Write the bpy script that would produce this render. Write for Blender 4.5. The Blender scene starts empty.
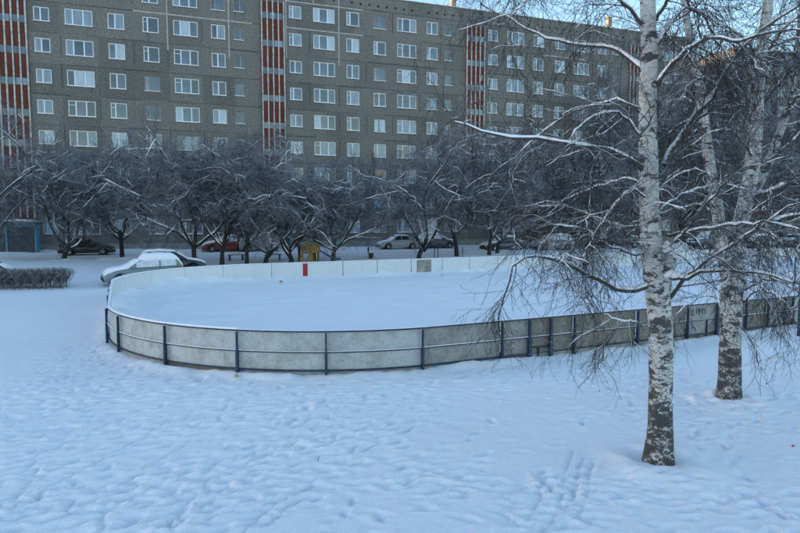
import bpy, math, random
import numpy as np
PI = math.pi
rnd = random.Random(7)
C = bpy.context.scene.collection
# ------------------------------------------------------------------ camera model (placement helper)
F, CX, CY, EYE = 597.0, 400.0, 266.5, 3.95
PITCH = math.atan((CY - 220) / F)
def ray(px, py):
    x = (px - CX) / F; y = (CY - py) / F
    return np.array([x, math.cos(PITCH) + y * math.sin(PITCH), -math.sin(PITCH) + y * math.cos(PITCH)])
EYEP = np.array([0, 0, EYE])
def G(px, py, z=0.0):                       # a point of the ground at height z
    r = ray(px, py); return EYEP + r * ((z - EYE) / r[2])
def at(px, py, Y):                          # a point at distance Y in front of the camera
    r = ray(px, py); return EYEP + r * (Y / r[1])
def lerp(a, b, t): return a + (b - a) * t
def sstep(a, b, x):
    t = np.clip((x - a) / (b - a), 0, 1); return t * t * (3 - 2 * t)
FA = math.radians(19.8)                     # the facade's direction
FD = np.array([math.cos(FA), math.sin(FA)]); FN = np.array([-math.sin(FA), math.cos(FA)])
FV = 61.9
RA = math.radians(25)                       # the rink's direction
E1 = np.array([math.cos(RA), math.sin(RA)]); E2 = np.array([-math.sin(RA), math.cos(RA)])
def R2W(t, w): return E1 * t + E2 * w

# ------------------------------------------------------------------ numpy noise
def vnoise(x, y, seed=0):
    rs = np.random.RandomState(seed); T = rs.rand(256, 256)
    xi = np.floor(x).astype(int); yi = np.floor(y).astype(int)
    fx = x - xi; fy = y - yi
    fx = fx * fx * (3 - 2 * fx); fy = fy * fy * (3 - 2 * fy)
    a = T[xi % 256, yi % 256]; b = T[(xi + 1) % 256, yi % 256]
    c = T[xi % 256, (yi + 1) % 256]; d = T[(xi + 1) % 256, (yi + 1) % 256]
    return (a * (1 - fx) + b * fx) * (1 - fy) + (c * (1 - fx) + d * fx) * fy - .5
def fbm(x, y, o=4, seed=0):
    s = 0; a = 1
    for k in range(o):
        s = s + a * vnoise(x * 2 ** k + 17.3 * k, y * 2 ** k - 9.1 * k, seed + k); a *= .5
    return s

# ------------------------------------------------------------------ materials
def mat(name):
    m = bpy.data.materials.new(name); m.use_nodes = True
    nt = m.node_tree; b = nt.nodes['Principled BSDF']
    return m, nt, b
def N(nt, t, **kw):
    n = nt.nodes.new(t)
    for k, v in kw.items():
        if k in n.inputs: n.inputs[k].default_value = v
        else: setattr(n, k, v)
    return n
def L(nt, a, b): nt.links.new(a, b)
def ramp(nt, fac, stops):
    r = nt.nodes.new('ShaderNodeValToRGB'); e = r.color_ramp.elements
    while len(e) < len(stops): e.new(.5)
    for i, (p, c) in enumerate(stops):
        e[i].position = p; e[i].color = (*c, 1) if len(c) == 3 else c
    L(nt, fac, r.inputs['Fac']); return r.outputs['Color']
def mix(nt, fac, a, b, mode='MIX'):
    m = nt.nodes.new('ShaderNodeMix'); m.data_type = 'RGBA'; m.blend_type = mode
    for s, v in ((0, fac), (6, a), (7, b)):
        if hasattr(v, 'node'): L(nt, v, m.inputs[s])
        else: m.inputs[s].default_value = v if s == 0 else (*v, 1)
    return m.outputs[2]
def noise(nt, scale, detail=4, rough=.55, coord='Object', sc=None):
    tc = nt.nodes.new('ShaderNodeTexCoord'); v = tc.outputs[coord]
    if sc:
        mp = nt.nodes.new('ShaderNodeMapping'); mp.inputs['Scale'].default_value = sc
        L(nt, v, mp.inputs['Vector']); v = mp.outputs['Vector']
    n = N(nt, 'ShaderNodeTexNoise', Scale=scale, Detail=detail, Roughness=rough)
    L(nt, v, n.inputs['Vector']); return n.outputs['Fac']
def bump(nt, b, h, strength=.3, dist=.02):
    n = N(nt, 'ShaderNodeBump', Strength=strength, Distance=dist); L(nt, h, n.inputs['Height']); L(nt, n.outputs['Normal'], b.inputs['Normal'])
def plain(name, col, rough=.6, var=.12, scale=6, metal=0, spec=.5):
    m, nt, b = mat(name)
    f = noise(nt, scale, 5)
    c1 = tuple(max(0, x * (1 - var * 1.5)) for x in col); c2 = tuple(min(1, x * (1 + var)) for x in col)
    L(nt, ramp(nt, f, [(.3, c1), (.7, c2)]), b.inputs['Base Color'])
    b.inputs['Roughness'].default_value = rough; b.inputs['Metallic'].default_value = metal
    b.inputs['Specular IOR Level'].default_value = spec
    return m
def upmask(nt, lo, hi, nscale=25, amt=.5):   # 0..1 where the surface faces the sky, broken by noise: where snow stays
    g = nt.nodes.new('ShaderNodeNewGeometry'); s = nt.nodes.new('ShaderNodeSeparateXYZ'); L(nt, g.outputs['Normal'], s.inputs[0])
    f = noise(nt, nscale, 2)
    a = N(nt, 'ShaderNodeMath', operation='MULTIPLY_ADD'); L(nt, f, a.inputs[0]); a.inputs[1].default_value = amt
    L(nt, s.outputs['Z'], a.inputs[2])
    mr = N(nt, 'ShaderNodeMapRange'); L(nt, a.outputs[0], mr.inputs['Value'])
    mr.inputs['From Min'].default_value = lo + amt * .5; mr.inputs['From Max'].default_value = hi + amt * .5
    return mr.outputs['Result']
SNOW = (.86, .88, .90)
def snow_mat(name, s1=9, s2=45, st=.35):
    m, nt, b = mat(name)
    f = noise(nt, s1, 6, .6); g = noise(nt, s2, 3)
    L(nt, ramp(nt, f, [(.25, (.865, .835, .87)), (.75, (.93, .90, .93))]), b.inputs['Base Color'])
    b.inputs['Roughness'].default_value = .75; b.inputs['Specular IOR Level'].default_value = .25
    a = N(nt, 'ShaderNodeMath', operation='ADD'); L(nt, f, a.inputs[0]); L(nt, g, a.inputs[1])
    bump(nt, b, a.outputs[0], st, .03)
    return m
M = {}
M['snow'] = snow_mat('snow', 9, 46, .6)
M['snowcap'] = snow_mat('snow_lying', 8, 40, .3)
# facade: pebble dash concrete
m, nt, b = mat('pebble_dash')
f = noise(nt, 7, 8, .7); g = noise(nt, .35, 4); h = noise(nt, 1.2, 3, sc=(1, 1, .25))
c = ramp(nt, f, [(.32, (.11, .096, .086)), (.5, (.21, .19, .172)), (.68, (.36, .335, .31))])
c = mix(nt, ramp(nt, g, [(.35, (0, 0, 0)), (.7, (.35,) * 3)]), c, (.17, .16, .15))
c = mix(nt, ramp(nt, h, [(.5, (0, 0, 0)), (.8, (.3,) * 3)]), c, (.22, .21, .195))
tc = nt.nodes.new('ShaderNodeTexCoord'); sp = nt.nodes.new('ShaderNodeSeparateXYZ'); L(nt, tc.outputs['Object'], sp.inputs[0])
cb = nt.nodes.new('ShaderNodeCombineXYZ')
for ax_, off_, st_ in (('X', .98, 3.02), ('Z', -4.42 + 2.69 * 3, 2.69)):
    m1 = N(nt, 'ShaderNodeMath', operation='ADD'); L(nt, sp.outputs[ax_], m1.inputs[0]); m1.inputs[1].default_value = off_
    m2 = N(nt, 'ShaderNodeMath', operation='SNAP'); L(nt, m1.outputs[0], m2.inputs[0]); m2.inputs[1].default_value = st_; L(nt, m2.outputs[0], cb.inputs[ax_])
wn = nt.nodes.new('ShaderNodeTexWhiteNoise'); L(nt, cb.outputs[0], wn.inputs['Vector'])
c = mix(nt, .8, c, ramp(nt, wn.outputs['Value'], [(0, (.70, .69, .68)), (.45, (.93, .93, .93)), (1, (1.0, .98, .95))]), 'MULTIPLY')
stn = noise(nt, 1.0, 5, .65, sc=(1.6, 1, .22))
c = mix(nt, ramp(nt, stn, [(.56, (0, 0, 0)), (.72, (.5,) * 3)]), c, (.085, .08, .075))
L(nt, c, b.inputs['Base Color']); b.inputs['Roughness'].default_value = .95; b.inputs['Specular IOR Level'].default_value = .1
bump(nt, b, f, .6, .03); M['wall'] = m
M['seam_dark'] = plain('dark_sealant', (.085, .085, .085), .8, .25, 2)
M['seam_pale'] = plain('pale_sealant', (.42, .40, .37), .8, .15, 2)
# red stair strip
m, nt, b = mat('red_panel')
f = noise(nt, 1.3, 5, sc=(6, 6, .6)); w = N(nt, 'ShaderNodeTexWave', Scale=5.2, Distortion=0); tc = nt.nodes.new('ShaderNodeTexCoord'); L(nt, tc.outputs['Object'], w.inputs['Vector'])
L(nt, ramp(nt, f, [(.3, (.15, .040, .024)), (.7, (.27, .075, .045))]), b.inputs['Base Color']); b.inputs['Roughness'].default_value = .8
bump(nt, b, w.outputs['Fac'], .8, .05); M['red'] = m
M['rib'] = plain('whitewashed_rib', (.5, .48, .46), .8, .25, 3)
M['frame'] = plain('white_window_frame', (.74, .75, .76), .45, .05, 3)
M['oldframe'] = plain('old_wooden_frame', (.30, .27, .25), .7, .25, 5)
M['sill'] = plain('zinc_sill', (.55, .56, .58), .5, .1, 5)
def glass(name, col, rough=.08, col2=None, fold=0):
    m, nt, b = mat(name)
    if fold:
        f = noise(nt, 1.5, 3, sc=(6, 6, .35))
        L(nt, ramp(nt, f, [(.3, col2), (.65, col)]), b.inputs['Base Color'])
    else:
        f = noise(nt, .8, 3)
        L(nt, ramp(nt, f, [(.3, tuple(x * .7 for x in col)), (.7, tuple(x * 1.3 for x in col))]), b.inputs['Base Color'])
    b.inputs['Roughness'].default_value = .55 if fold else rough
    b.inputs['IOR'].default_value = 1.5
    b.inputs['Coat Weight'].default_value = 1; b.inputs['Coat Roughness'].default_value = .03; b.inputs['Coat IOR'].default_value = 1.62
    return m
M['pane_dark'] = glass('dark_glass', (.03, .04, .055))
M['pane_mid'] = glass('glass_with_dim_room', (.07, .095, .13))
M['pane_net'] = glass('glass_with_net_curtain', (.24, .30, .37), col2=(.12, .16, .21), fold=1)
M['pane_white'] = glass('glass_with_white_curtain', (.46, .53, .60), col2=(.30, .36, .42), fold=1)
m, nt, b = mat('lit_window')
f = noise(nt, 1.5, 3, sc=(5, 5, .4))
cc = ramp(nt, f, [(.3, (.55, .22, .06)), (.65, (.95, .55, .22))])
L(nt, cc, b.inputs['Base Color']); L(nt, cc, b.inputs['Emission Color']); b.inputs['Emission Strength'].default_value = .035
M['pane_lit'] = m
LIT = b
M['concrete'] = plain('grey_concrete', (.26, .25, .24), .9, .25, 3)
M['hole'] = plain('dark_opening', (.02, .02, .02), .9, .1, 3)
M['teal'] = plain('teal_painted_steel', (.07, .27, .37), .55, .25, 4)
M['door'] = plain('dark_steel_door', (.045, .065, .08), .5, .3, 3)
M['navy'] = plain('navy_painted_steel', (.014, .036, .085), .5, .4, 9)
# rink boards
def board(name, base, dirt, amount, scale=2.2):
    m, nt, b = mat(name)
    f = noise(nt, scale, 8, .72); g = noise(nt, 14, 5, .7); v = noise(nt, 2.5, 4, sc=(4, 4, .3))
    c = mix(nt, ramp(nt, f, [(.62 - amount * .35, (0, 0, 0)), (.74 - amount * .2, (.85,) * 3)]), base, dirt)
    c = mix(nt, ramp(nt, g, [(.63 - amount * .13, (0, 0, 0)), (.70, (.65 + amount * .3,) * 3)]), c, tuple(x * .45 for x in dirt))
    c = mix(nt, ramp(nt, v, [(.58, (0, 0, 0)), (.8, (.35,) * 3)]), c, (.30, .255, .18))
    L(nt, c, b.inputs['Base Color']); b.inputs['Roughness'].default_value = .55
    bump(nt, b, g, .15, .01); return m
M['board'] = board('white_plywood_board', (.47, .485, .50), (.30, .30, .285), .5)
M['board_grey'] = board('weathered_board', (.34, .35, .345), (.20, .185, .16), .7)
M['board_dirty'] = board('dirty_board', (.30, .275, .24), (.15, .125, .10), 1.0)
M['board_in'] = board('white_board_inside', (.66, .645, .655), (.52, .51, .50), .12)
M['redpaint'] = plain('red_paint', (.36, .012, .02), .5, .3, 9)
M['plank'] = plain('old_plank', (.17, .13, .10), .9, .35, 6)
M['black'] = plain('black_spray_paint', (.03, .03, .035), .7, .2, 8)
# bark
m, nt, b = mat('birch_bark')
tc = nt.nodes.new('ShaderNodeTexCoord'); sp = nt.nodes.new('ShaderNodeSeparateXYZ'); L(nt, tc.outputs['Object'], sp.inputs[0])
big = noise(nt, 3.6, 6, .70, sc=(1, 1, 1.9)); fine = noise(nt, 3.2, 4, .6, sc=(2.2, 2.2, 13)); rough_ = noise(nt, 21, 5, .75, sc=(1.1, 1.1, 1.2))
low = N(nt, 'ShaderNodeMapRange'); L(nt, sp.outputs['Z'], low.inputs['Value'])
low.inputs['From Min'].default_value = .1; low.inputs['From Max'].default_value = 3.4; low.inputs['To Min'].default_value = .19; low.inputs['To Max'].default_value = 0
ad = N(nt, 'ShaderNodeMath', operation='ADD'); L(nt, big, ad.inputs[0])
lo2 = N(nt, 'ShaderNodeMath', operation='MULTIPLY'); L(nt, low.outputs['Result'], lo2.inputs[0]); lo2.inputs[1].default_value = .36; L(nt, lo2.outputs[0], ad.inputs[1])
lw2 = N(nt, 'ShaderNodeMath', operation='ADD'); L(nt, rough_, lw2.inputs[0]); L(nt, low.outputs['Result'], lw2.inputs[1])
c = ramp(nt, noise(nt, 2.0, 4), [(.3, (.48, .465, .45)), (.7, (.67, .66, .64))])
c = mix(nt, ramp(nt, fine, [(.56, (0, 0, 0)), (.66, (.75,) * 3)]), c, (.13, .115, .105))
c = mix(nt, ramp(nt, ad.outputs[0], [(.525, (0, 0, 0)), (.568, (.92,) * 3)]), c, (.030, .027, .026))
c = mix(nt, ramp(nt, lw2.outputs[0], [(.625, (0, 0, 0)), (.685, (.9,) * 3)]), c, (.040, .035, .032))
L(nt, c, b.inputs['Base Color']); b.inputs['Roughness'].default_value = .8
bump(nt, b, rough_, .7, .03); M['birch'] = m
def bark(name, col, snow_lo, snow_hi, amt=.6, sn=20, snowcol=(.80, .82, .85)):
    m, nt, b = mat(name)
    f = noise(nt, 12, 5, .7, sc=(1, 1, .4))
    c = ramp(nt, f, [(.3, tuple(x * .6 for x in col)), (.7, tuple(x * 1.35 for x in col))])
    c = mix(nt, upmask(nt, snow_lo, snow_hi, sn, amt), c, snowcol)
    L(nt, c, b.inputs['Base Color']); b.inputs['Roughness'].default_value = .85; b.inputs['Specular IOR Level'].default_value = .2
    return m
M['limb'] = bark('birch_limb', (.085, .075, .07), .35, .6)
M['limb_pale'] = bark('pale_birch_limb', (.30, .285, .27), .45, .7)
M['twig'] = bark('birch_twig', (.038, .028, .029), .72, 1.0, .7, 9)
M['ftrunk'] = bark('dark_fruit_bark', (.040, .035, .034), .55, .8, .6, 6)
M['ftwig'] = bark('rimed_fruit_twig', (.095, .084, .088), .2, .95, 1.0, 5, (.60, .61, .66))
M['hedge'] = bark('hedge_twig', (.14, .11, .10), .1, .8, .9, 6, (.7, .72, .76))
M['rust_leaf'] = plain('dry_brown_leaf', (.10, .045, .03), .8, .3, 30)
# cars
def paint(name, col, rough=.3):
    m, nt, b = mat(name)
    f = noise(nt, 5, 5, .7)
    L(nt, ramp(nt, f, [(.35, tuple(x * .85 for x in col)), (.75, tuple(x * .9 + .03 for x in col))]), b.inputs['Base Color'])
    b.inputs['Roughness'].default_value = rough; b.inputs['Coat Weight'].default_value = .4; return m
M['carglass'] = plain('car_glass', (.02, .025, .03), .15, .2, 3)
M['frostglass'] = plain('frosted_car_glass', (.62, .65, .69), .6, .15, 6)
M['tyre'] = plain('tyre_rubber', (.02, .02, .02), .85, .2, 9)
M['rim'] = plain('wheel_rim', (.25, .26, .27), .45, .2, 9, .6)
M['tail'] = plain('red_tail_lamp', (.35, .02, .02), .3, .1, 9)
M['lamp'] = plain('clear_lamp', (.5, .52, .55), .2, .1, 9)
M['plastic'] = plain('black_plastic', (.025, .025, .027), .6, .2, 9)
M['yellow'] = plain('yellow_painted_board', (.36, .20, .05), .5, .2, 5)
M['slideblue'] = plain('blue_slide', (.03, .10, .32), .4, .2, 5)
M['wood'] = plain('dark_bench_wood', (.06, .05, .045), .8, .3, 6)
M['brick'] = plain('orange_chimney_brick', (.40, .27, .18), .9, .25, 6)
M['lime'] = plain('lime_wrapper', (.45, .48, .04), .5, .4, 60)
M['orange'] = plain('orange_scrap', (.50, .25, .07), .6, .3, 40)
M['brown'] = plain('brown_scrap', (.16, .11, .06), .8, .3, 20)

# ------------------------------------------------------------------ objects
def tag(o, label=None, cat=None, group=None, kind=None):
    if label: o['label'] = label
    if cat: o['category'] = cat
    if group: o['group'] = group
    if kind: o['kind'] = kind
    return o
def link(o, parent=None):
    C.objects.link(o)
    if parent: o.parent = parent
    return o
def empty(name, loc=(0, 0, 0), rz=0, label=None, cat=None, group=None):
    o = bpy.data.objects.new(name, None); link(o); o.location = tuple(loc); o.rotation_euler = (0, 0, rz); o.empty_display_size = .3
    return tag(o, label, cat, group)
def copy_tree(o, parent=None):
    c = o.copy(); C.objects.link(c)
    if parent: c.parent = parent
    for ch in list(o.children): copy_tree(ch, c)
    return c
def mesh_np(name, V, Fq, mats, parent=None, smooth=True, midx=None):
    """V (n,3), Fq (m,k) int"""
    me = bpy.data.meshes.new(name); V = np.asarray(V, dtype=np.float32); Fq = np.asarray(Fq, dtype=np.int32)
    k = Fq.shape[1]; m_ = Fq.shape[0]
    me.vertices.add(len(V)); me.vertices.foreach_set('co', V.ravel())
    me.loops.add(m_ * k); me.loops.foreach_set('vertex_index', Fq.ravel())
    me.polygons.add(m_); me.polygons.foreach_set('loop_start', np.arange(0, m_ * k, k, dtype=np.int32))
    me.polygons.foreach_set('loop_total', np.full(m_, k, dtype=np.int32))
    if smooth: me.polygons.foreach_set('use_smooth', np.ones(m_, dtype=bool))
    for x in (mats if isinstance(mats, list) else [mats]): me.materials.append(x)
    if midx is not None: me.polygons.foreach_set('material_index', np.asarray(midx, dtype=np.int32))
    me.update(calc_edges=True)
    return link(bpy.data.objects.new(name, me), parent)
class MB:
    def __init__(s): s.v = []; s.f = []; s.m = []; s.sm = []
    def add(s, vs, fs, mi=0, sm=False):
        o = len(s.v); s.v += [tuple(map(float, p)) for p in vs]
        for f in fs: s.f.append(tuple(i + o for i in f)); s.m.append(mi); s.sm.append(sm)
    def box(s, x0, x1, y0, y1, z0, z1, mi=0):
        s.add([(x0, y0, z0), (x1, y0, z0), (x1, y1, z0), (x0, y1, z0), (x0, y0, z1), (x1, y0, z1), (x1, y1, z1), (x0, y1, z1)],
              [(3, 2, 1, 0), (4, 5, 6, 7), (0, 1, 5, 4), (1, 2, 6, 5), (2, 3, 7, 6), (3, 0, 4, 7)], mi)
    def obox(s, p0, p1, w, z0, z1, z0b=None, z1b=None, mi=0, off=0):   # a box along p0->p1 on plan, thickness w, shifted sideways by off
        p0 = np.array(p0[:2], float); p1 = np.array(p1[:2], float); d = p1 - p0; d /= np.linalg.norm(d); n = np.array([-d[1], d[0]])
        a = p0 + n * (off - w / 2); b = p0 + n * (off + w / 2); c = p1 + n * (off + w / 2); e = p1 + n * (off - w / 2)
        z0b = z0 if z0b is None else z0b; z1b = z1 if z1b is None else z1b
        s.add([(*a, z0), (*e, z0b), (*c, z0b), (*b, z0), (*a, z1), (*e, z1b), (*c, z1b), (*b, z1)],
              [(3, 2, 1, 0), (4, 5, 6, 7), (0, 1, 5, 4), (1, 2, 6, 5), (2, 3, 7, 6), (3, 0, 4, 7)], mi)
    def tube(s, pts, rad, n=8, mi=0, cap=True):
        pts = [np.array(p, float) for p in pts]; rad = [rad] * len(pts) if np.isscalar(rad) else rad
        rings = []; ref = None
        for i, p in enumerate(pts):
            t = pts[min(i + 1, len(pts) - 1)] - pts[max(i - 1, 0)]; t /= np.linalg.norm(t) + 1e-9
            if ref is None: ref = np.array([0, 0, 1.]) if abs(t[2]) < .9 else np.array([1., 0, 0])
            u = np.cross(t, ref); u /= np.linalg.norm(u) + 1e-9; w = np.cross(u, t); ref = w
            rings.append([p + rad[i] * (math.cos(2 * PI * k / n) * u + math.sin(2 * PI * k / n) * w) for k in range(n)])
        vs = [q for r in rings for q in r]; fs = []
        for i in range(len(pts) - 1):
            for k in range(n):
                a = i * n + k; b_ = i * n + (k + 1) % n; fs.append((b_, a, a + n, b_ + n))
        if cap: fs += [tuple(range(n)), tuple(reversed(range((len(pts) - 1) * n, len(pts) * n)))]
        s.add(vs, fs, mi, True)
    def loft(s, rings, mi=0, closed=True, cap=True, sm=True):
        n = len(rings[0]); vs = [q for r in rings for q in r]; fs = []
        for i in range(len(rings) - 1):
            for k in range(n if closed else n - 1):
                a = i * n + k; b_ = i * n + (k + 1) % n; fs.append((a, b_, b_ + n, a + n))
        if cap: fs += [tuple(reversed(range(n))), tuple(range((len(rings) - 1) * n, len(rings) * n))]
        s.add(vs, fs, mi, sm)
    def build(s, name, mats, parent=None, label=None):
        me = bpy.data.meshes.new(name); me.from_pydata(s.v, [], s.f)
        for x in (mats if isinstance(mats, list) else [mats]): me.materials.append(x)
        me.polygons.foreach_set('material_index', s.m); me.polygons.foreach_set('use_smooth', s.sm); me.update()
        o = link(bpy.data.objects.new(name, me), parent)
        if label: o['label'] = label
        return o

# ------------------------------------------------------------------ terrain
RT0, RT1, RW0, RW1, RR = -.45, 62.0, 13.68, 37.8, 8.1
def rink_sd(x, y):                          # signed distance to the rink outline, negative inside
    t = E1[0] * x + E1[1] * y; w = E2[0] * x + E2[1] * y
    cx, cy = (RT0 + RT1) / 2, (RW0 + RW1) / 2
    qx = np.abs(t - cx) - (RT1 - RT0) / 2 + RR; qy = np.abs(w - cy) - (RW1 - RW0) / 2 + RR
    return np.hypot(np.maximum(qx, 0), np.maximum(qy, 0)) + np.minimum(np.maximum(qx, qy), 0) - RR
def rise(x, y):
    v = FN[0] * x + FN[1] * y
    return np.minimum(.95 * sstep(34.5, 50.5, v), .16 + .42 * np.maximum(rink_sd(x, y), 0)) + .15 * sstep(52, 61, v) - 0.10 * sstep(100, 300, np.hypot(x, y))
def axis(segs):
    a = []
    for s0, s1, st in segs:
        k = max(1, int(round((s1 - s0) / st))); a += list(np.linspace(s0, s1, k, endpoint=False))
    a.append(segs[-1][1]); return np.array(a)
ax = axis([(-900, -200, 100), (-200, -60, 10), (-60, -24, 1.0), (-24, -10.5, .18), (-10.5, 11.5, .05), (11.5, 22, .14), (22, 60, 1.), (60, 200, 10), (200, 900, 100)])
ay = axis([(-300, -20, 40), (-20, 5, 1.), (5, 14.5, .045), (14.5, 23, .09), (23, 40, .25), (40, 70, .6), (70, 200, 8), (200, 1200, 100)])
X, Y = np.meshgrid(ax, ay, indexing='ij')
Z = rise(X, Y)
near = 1 - sstep(30, 60, np.hypot(X, Y))
Z += (fbm(X * .25, Y * .25, 3, 3) * .10 + fbm(X * 1.1, Y * 1.1, 3, 11) * .014 + (fbm(X * 4, Y * 4, 3, 19) * .009 + fbm(X * 9, Y * 9, 3, 29) * .010) * (.25 + .9 * sstep(-.05, .3, fbm(X * .33 + 9, Y * .33, 2, 47)))) * near
# trampled patches
tram = sstep(.0, .3, fbm(X * .18 + 5, Y * .18, 3, 41) + .12)
Z += tram * near * (np.abs(fbm(X * 2.4, Y * 2.4, 3, 51)) * -.025)
def dent(cx, cy, ang, la, lb, dep, rim=.2):
    r = la * 2.4
    i0, i1 = np.searchsorted(ax, [cx - r, cx + r]); j0, j1 = np.searchsorted(ay, [cy - r, cy + r])
    if i1 - i0 < 2 or j1 - j0 < 2: return
    dx = X[i0:i1, j0:j1] - cx; dy = Y[i0:i1, j0:j1] - cy
    a = dx * math.cos(ang) + dy * math.sin(ang); b_ = -dx * math.sin(ang) + dy * math.cos(ang)
    q = (a / la) ** 2 + (b_ / lb) ** 2
    Z[i0:i1, j0:j1] += -dep * np.exp(-q * 1.2) + dep * rim * np.exp(-(np.sqrt(q) - 1.75) ** 2 * 3.5)
fr = random.Random(21)
calm = fbm(X * .3 + 3, Y * .3 + 8, 2, 91)
def untouched(x, y):
    return calm[min(np.searchsorted(ax, x), len(ax) - 1), min(np.searchsorted(ay, y), len(ay) - 1)] > .12
def trackline(x, y, ang, n, step=.62, wob=.10, dep=.06):
    for k in range(n):
        ang += fr.uniform(-wob, wob); x += math.cos(ang) * step * fr.uniform(.85, 1.15); y += math.sin(ang) * step * fr.uniform(.85, 1.15)
        s_ = .13 if k % 2 else -.13
        px, py = x - math.sin(ang) * s_, y + math.cos(ang) * s_
        if rink_sd(px, py) < .5 or (untouched(px, py) and fr.random() < .85): continue
        dent(px, py, ang + fr.uniform(-.25, .25), .14, .062, dep * 1.15 * fr.uniform(.6, 1.3))
for k in range(110):
    y = fr.uniform(6, 15); x = fr.uniform(-10, 10)
    a = fr.choice([fr.uniform(.2, .8), fr.uniform(.3, .6), fr.uniform(-.4, .3), fr.uniform(1.0, 2.0)])
    trackline(x - 4 * math.cos(a), y - 4 * math.sin(a), a, fr.randint(10, 34), wob=fr.choice([.03, .05, .12]), dep=fr.uniform(.03, .07))
for k in range(60):
    x = fr.uniform(-9, -1); y = fr.uniform(6.5, 14); a = fr.uniform(.3, .75); trackline(x - 3 * math.cos(a), y - 3 * math.sin(a), a, fr.randint(6, 16), step=fr.uniform(.3, .6), wob=.05, dep=fr.uniform(.03, .06))
for k in range(420):                        # scattered scuffs
    x, y = fr.uniform(-11, 11), fr.uniform(6.3, 20)
    if rink_sd(x, y) > .4 and not untouched(x, y): dent(x, y, fr.uniform(0, PI), fr.uniform(.06, .2), fr.uniform(.04, .08), fr.uniform(.01, .035))
def path(p0_, p1_, wid, n_):
    p0_ = np.array(p0_[:2]); p1_ = np.array(p1_[:2]); a_ = math.atan2(*(p1_ - p0_)[::-1])
    for k in range(n_):
        q_ = p0_ + (p1_ - p0_) * fr.random() + np.array([-math.sin(a_), math.cos(a_)]) * fr.gauss(0, wid)
        if rink_sd(q_[0], q_[1]) > .4: dent(q_[0], q_[1], a_ + fr.uniform(-.3, .3) + (PI if fr.random() < .5 else 0), .13, .055, fr.uniform(.02, .048))
path(G(-40, 445), G(112, 345), .6, 120); path(G(30, 420), G(70, 300), .6, 110); path(G(-60, 512), G(420, 478), .16, 90); path(G(420, 478), G(820, 505), .22, 110); path(G(120, 560), G(330, 400), .3, 120); path(G(380, 400), G(700, 370), .5, 110)
def groove(pts, wid, dep):
    for (x0, y0), (x1, y1) in zip(pts[:-1], pts[1:]):
        i0, i1 = np.searchsorted(ax, [min(x0, x1) - .4, max(x0, x1) + .4]); j0, j1 = np.searchsorted(ay, [min(y0, y1) - .4, max(y0, y1) + .4])
        dx, dy = x1 - x0, y1 - y0; l2 = dx * dx + dy * dy
        xs = X[i0:i1, j0:j1]; ys = Y[i0:i1, j0:j1]
        tt = ((xs - x0) * dx + (ys - y0) * dy) / l2; ds = np.abs((xs - x0) * dy - (ys - y0) * dx) / math.sqrt(l2)
        k_ = ((tt >= 0) & (tt <= 1))
        Z[i0:i1, j0:j1] += k_ * (-dep * np.exp(-(ds / wid) ** 2) + dep * .3 * np.exp(-((ds - 2 * wid) / wid) ** 2))
for (a, b_, off) in [((545, 533), (575, 440), 0), ((560, 533), (588, 440), 0), ((528, 533), (552, 450), 0), ((575, 525), (600, 445), 0), ((20, 500), (190, 410), 0), ((60, 520), (215, 425), 0), ((0, 470), (150, 405), 0), ((150, 500), (250, 470), 0), ((240, 533), (330, 455), 0), ((250, 533), (338, 460), 0), ((0, 520), (60, 440), 0), ((100, 533), (108, 470), 0), ((480, 500), (540, 533), 0), ((640, 520), (800, 480), 0), ((0, 505), (400, 485), 0)]:
    p, q = G(*a)[:2], G(*b_)[:2]; pts = []
    for k in range(9):
        t = k / 8; pts.append(tuple(p + (q - p) * t + np.array([fr.uniform(-.05, .05), 0])))
    k0 = fr.randint(0, 2); groove(pts[k0:k0 + fr.randint(5, 8)], .036, .03)
for (bx, by, r_) in [(4.22, 9.5, .55), (7.14, 12.73, .5)]:      # snow piled round the birches
    dd = np.hypot(X - bx, Y - by); Z += .16 * np.exp(-((dd - .28) / r_) ** 2) * (.8 + fbm(X * 2, Y * 2, 2, 5)) * (dd < 3)
sd = rink_sd(X, Y)
Z += (.085 + .10 * fbm(X * 1.7, Y * 1.7, 3, 61)) * np.exp(-((sd - .12) / .28) ** 2) * (sd > -.3)
# bank left of the rink, by the snowed-in car
bk = G(113, 287, .25); Z += .16 * np.exp(-(((X - bk[0]) / 1.3) ** 2 + ((Y - bk[1]) / 1.1) ** 2))
Z = np.where(sd < -.12, -.25, Z)
hp_ = G(40, 252, 1.0); Z += .75 * np.exp(-(((X - hp_[0]) / 1.5) ** 2 + ((Y - hp_[1]) / 1.0) ** 2)) * (1 + fbm(X, Y, 2, 77))
vmask = FN[0] * X + FN[1] * Y
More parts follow.
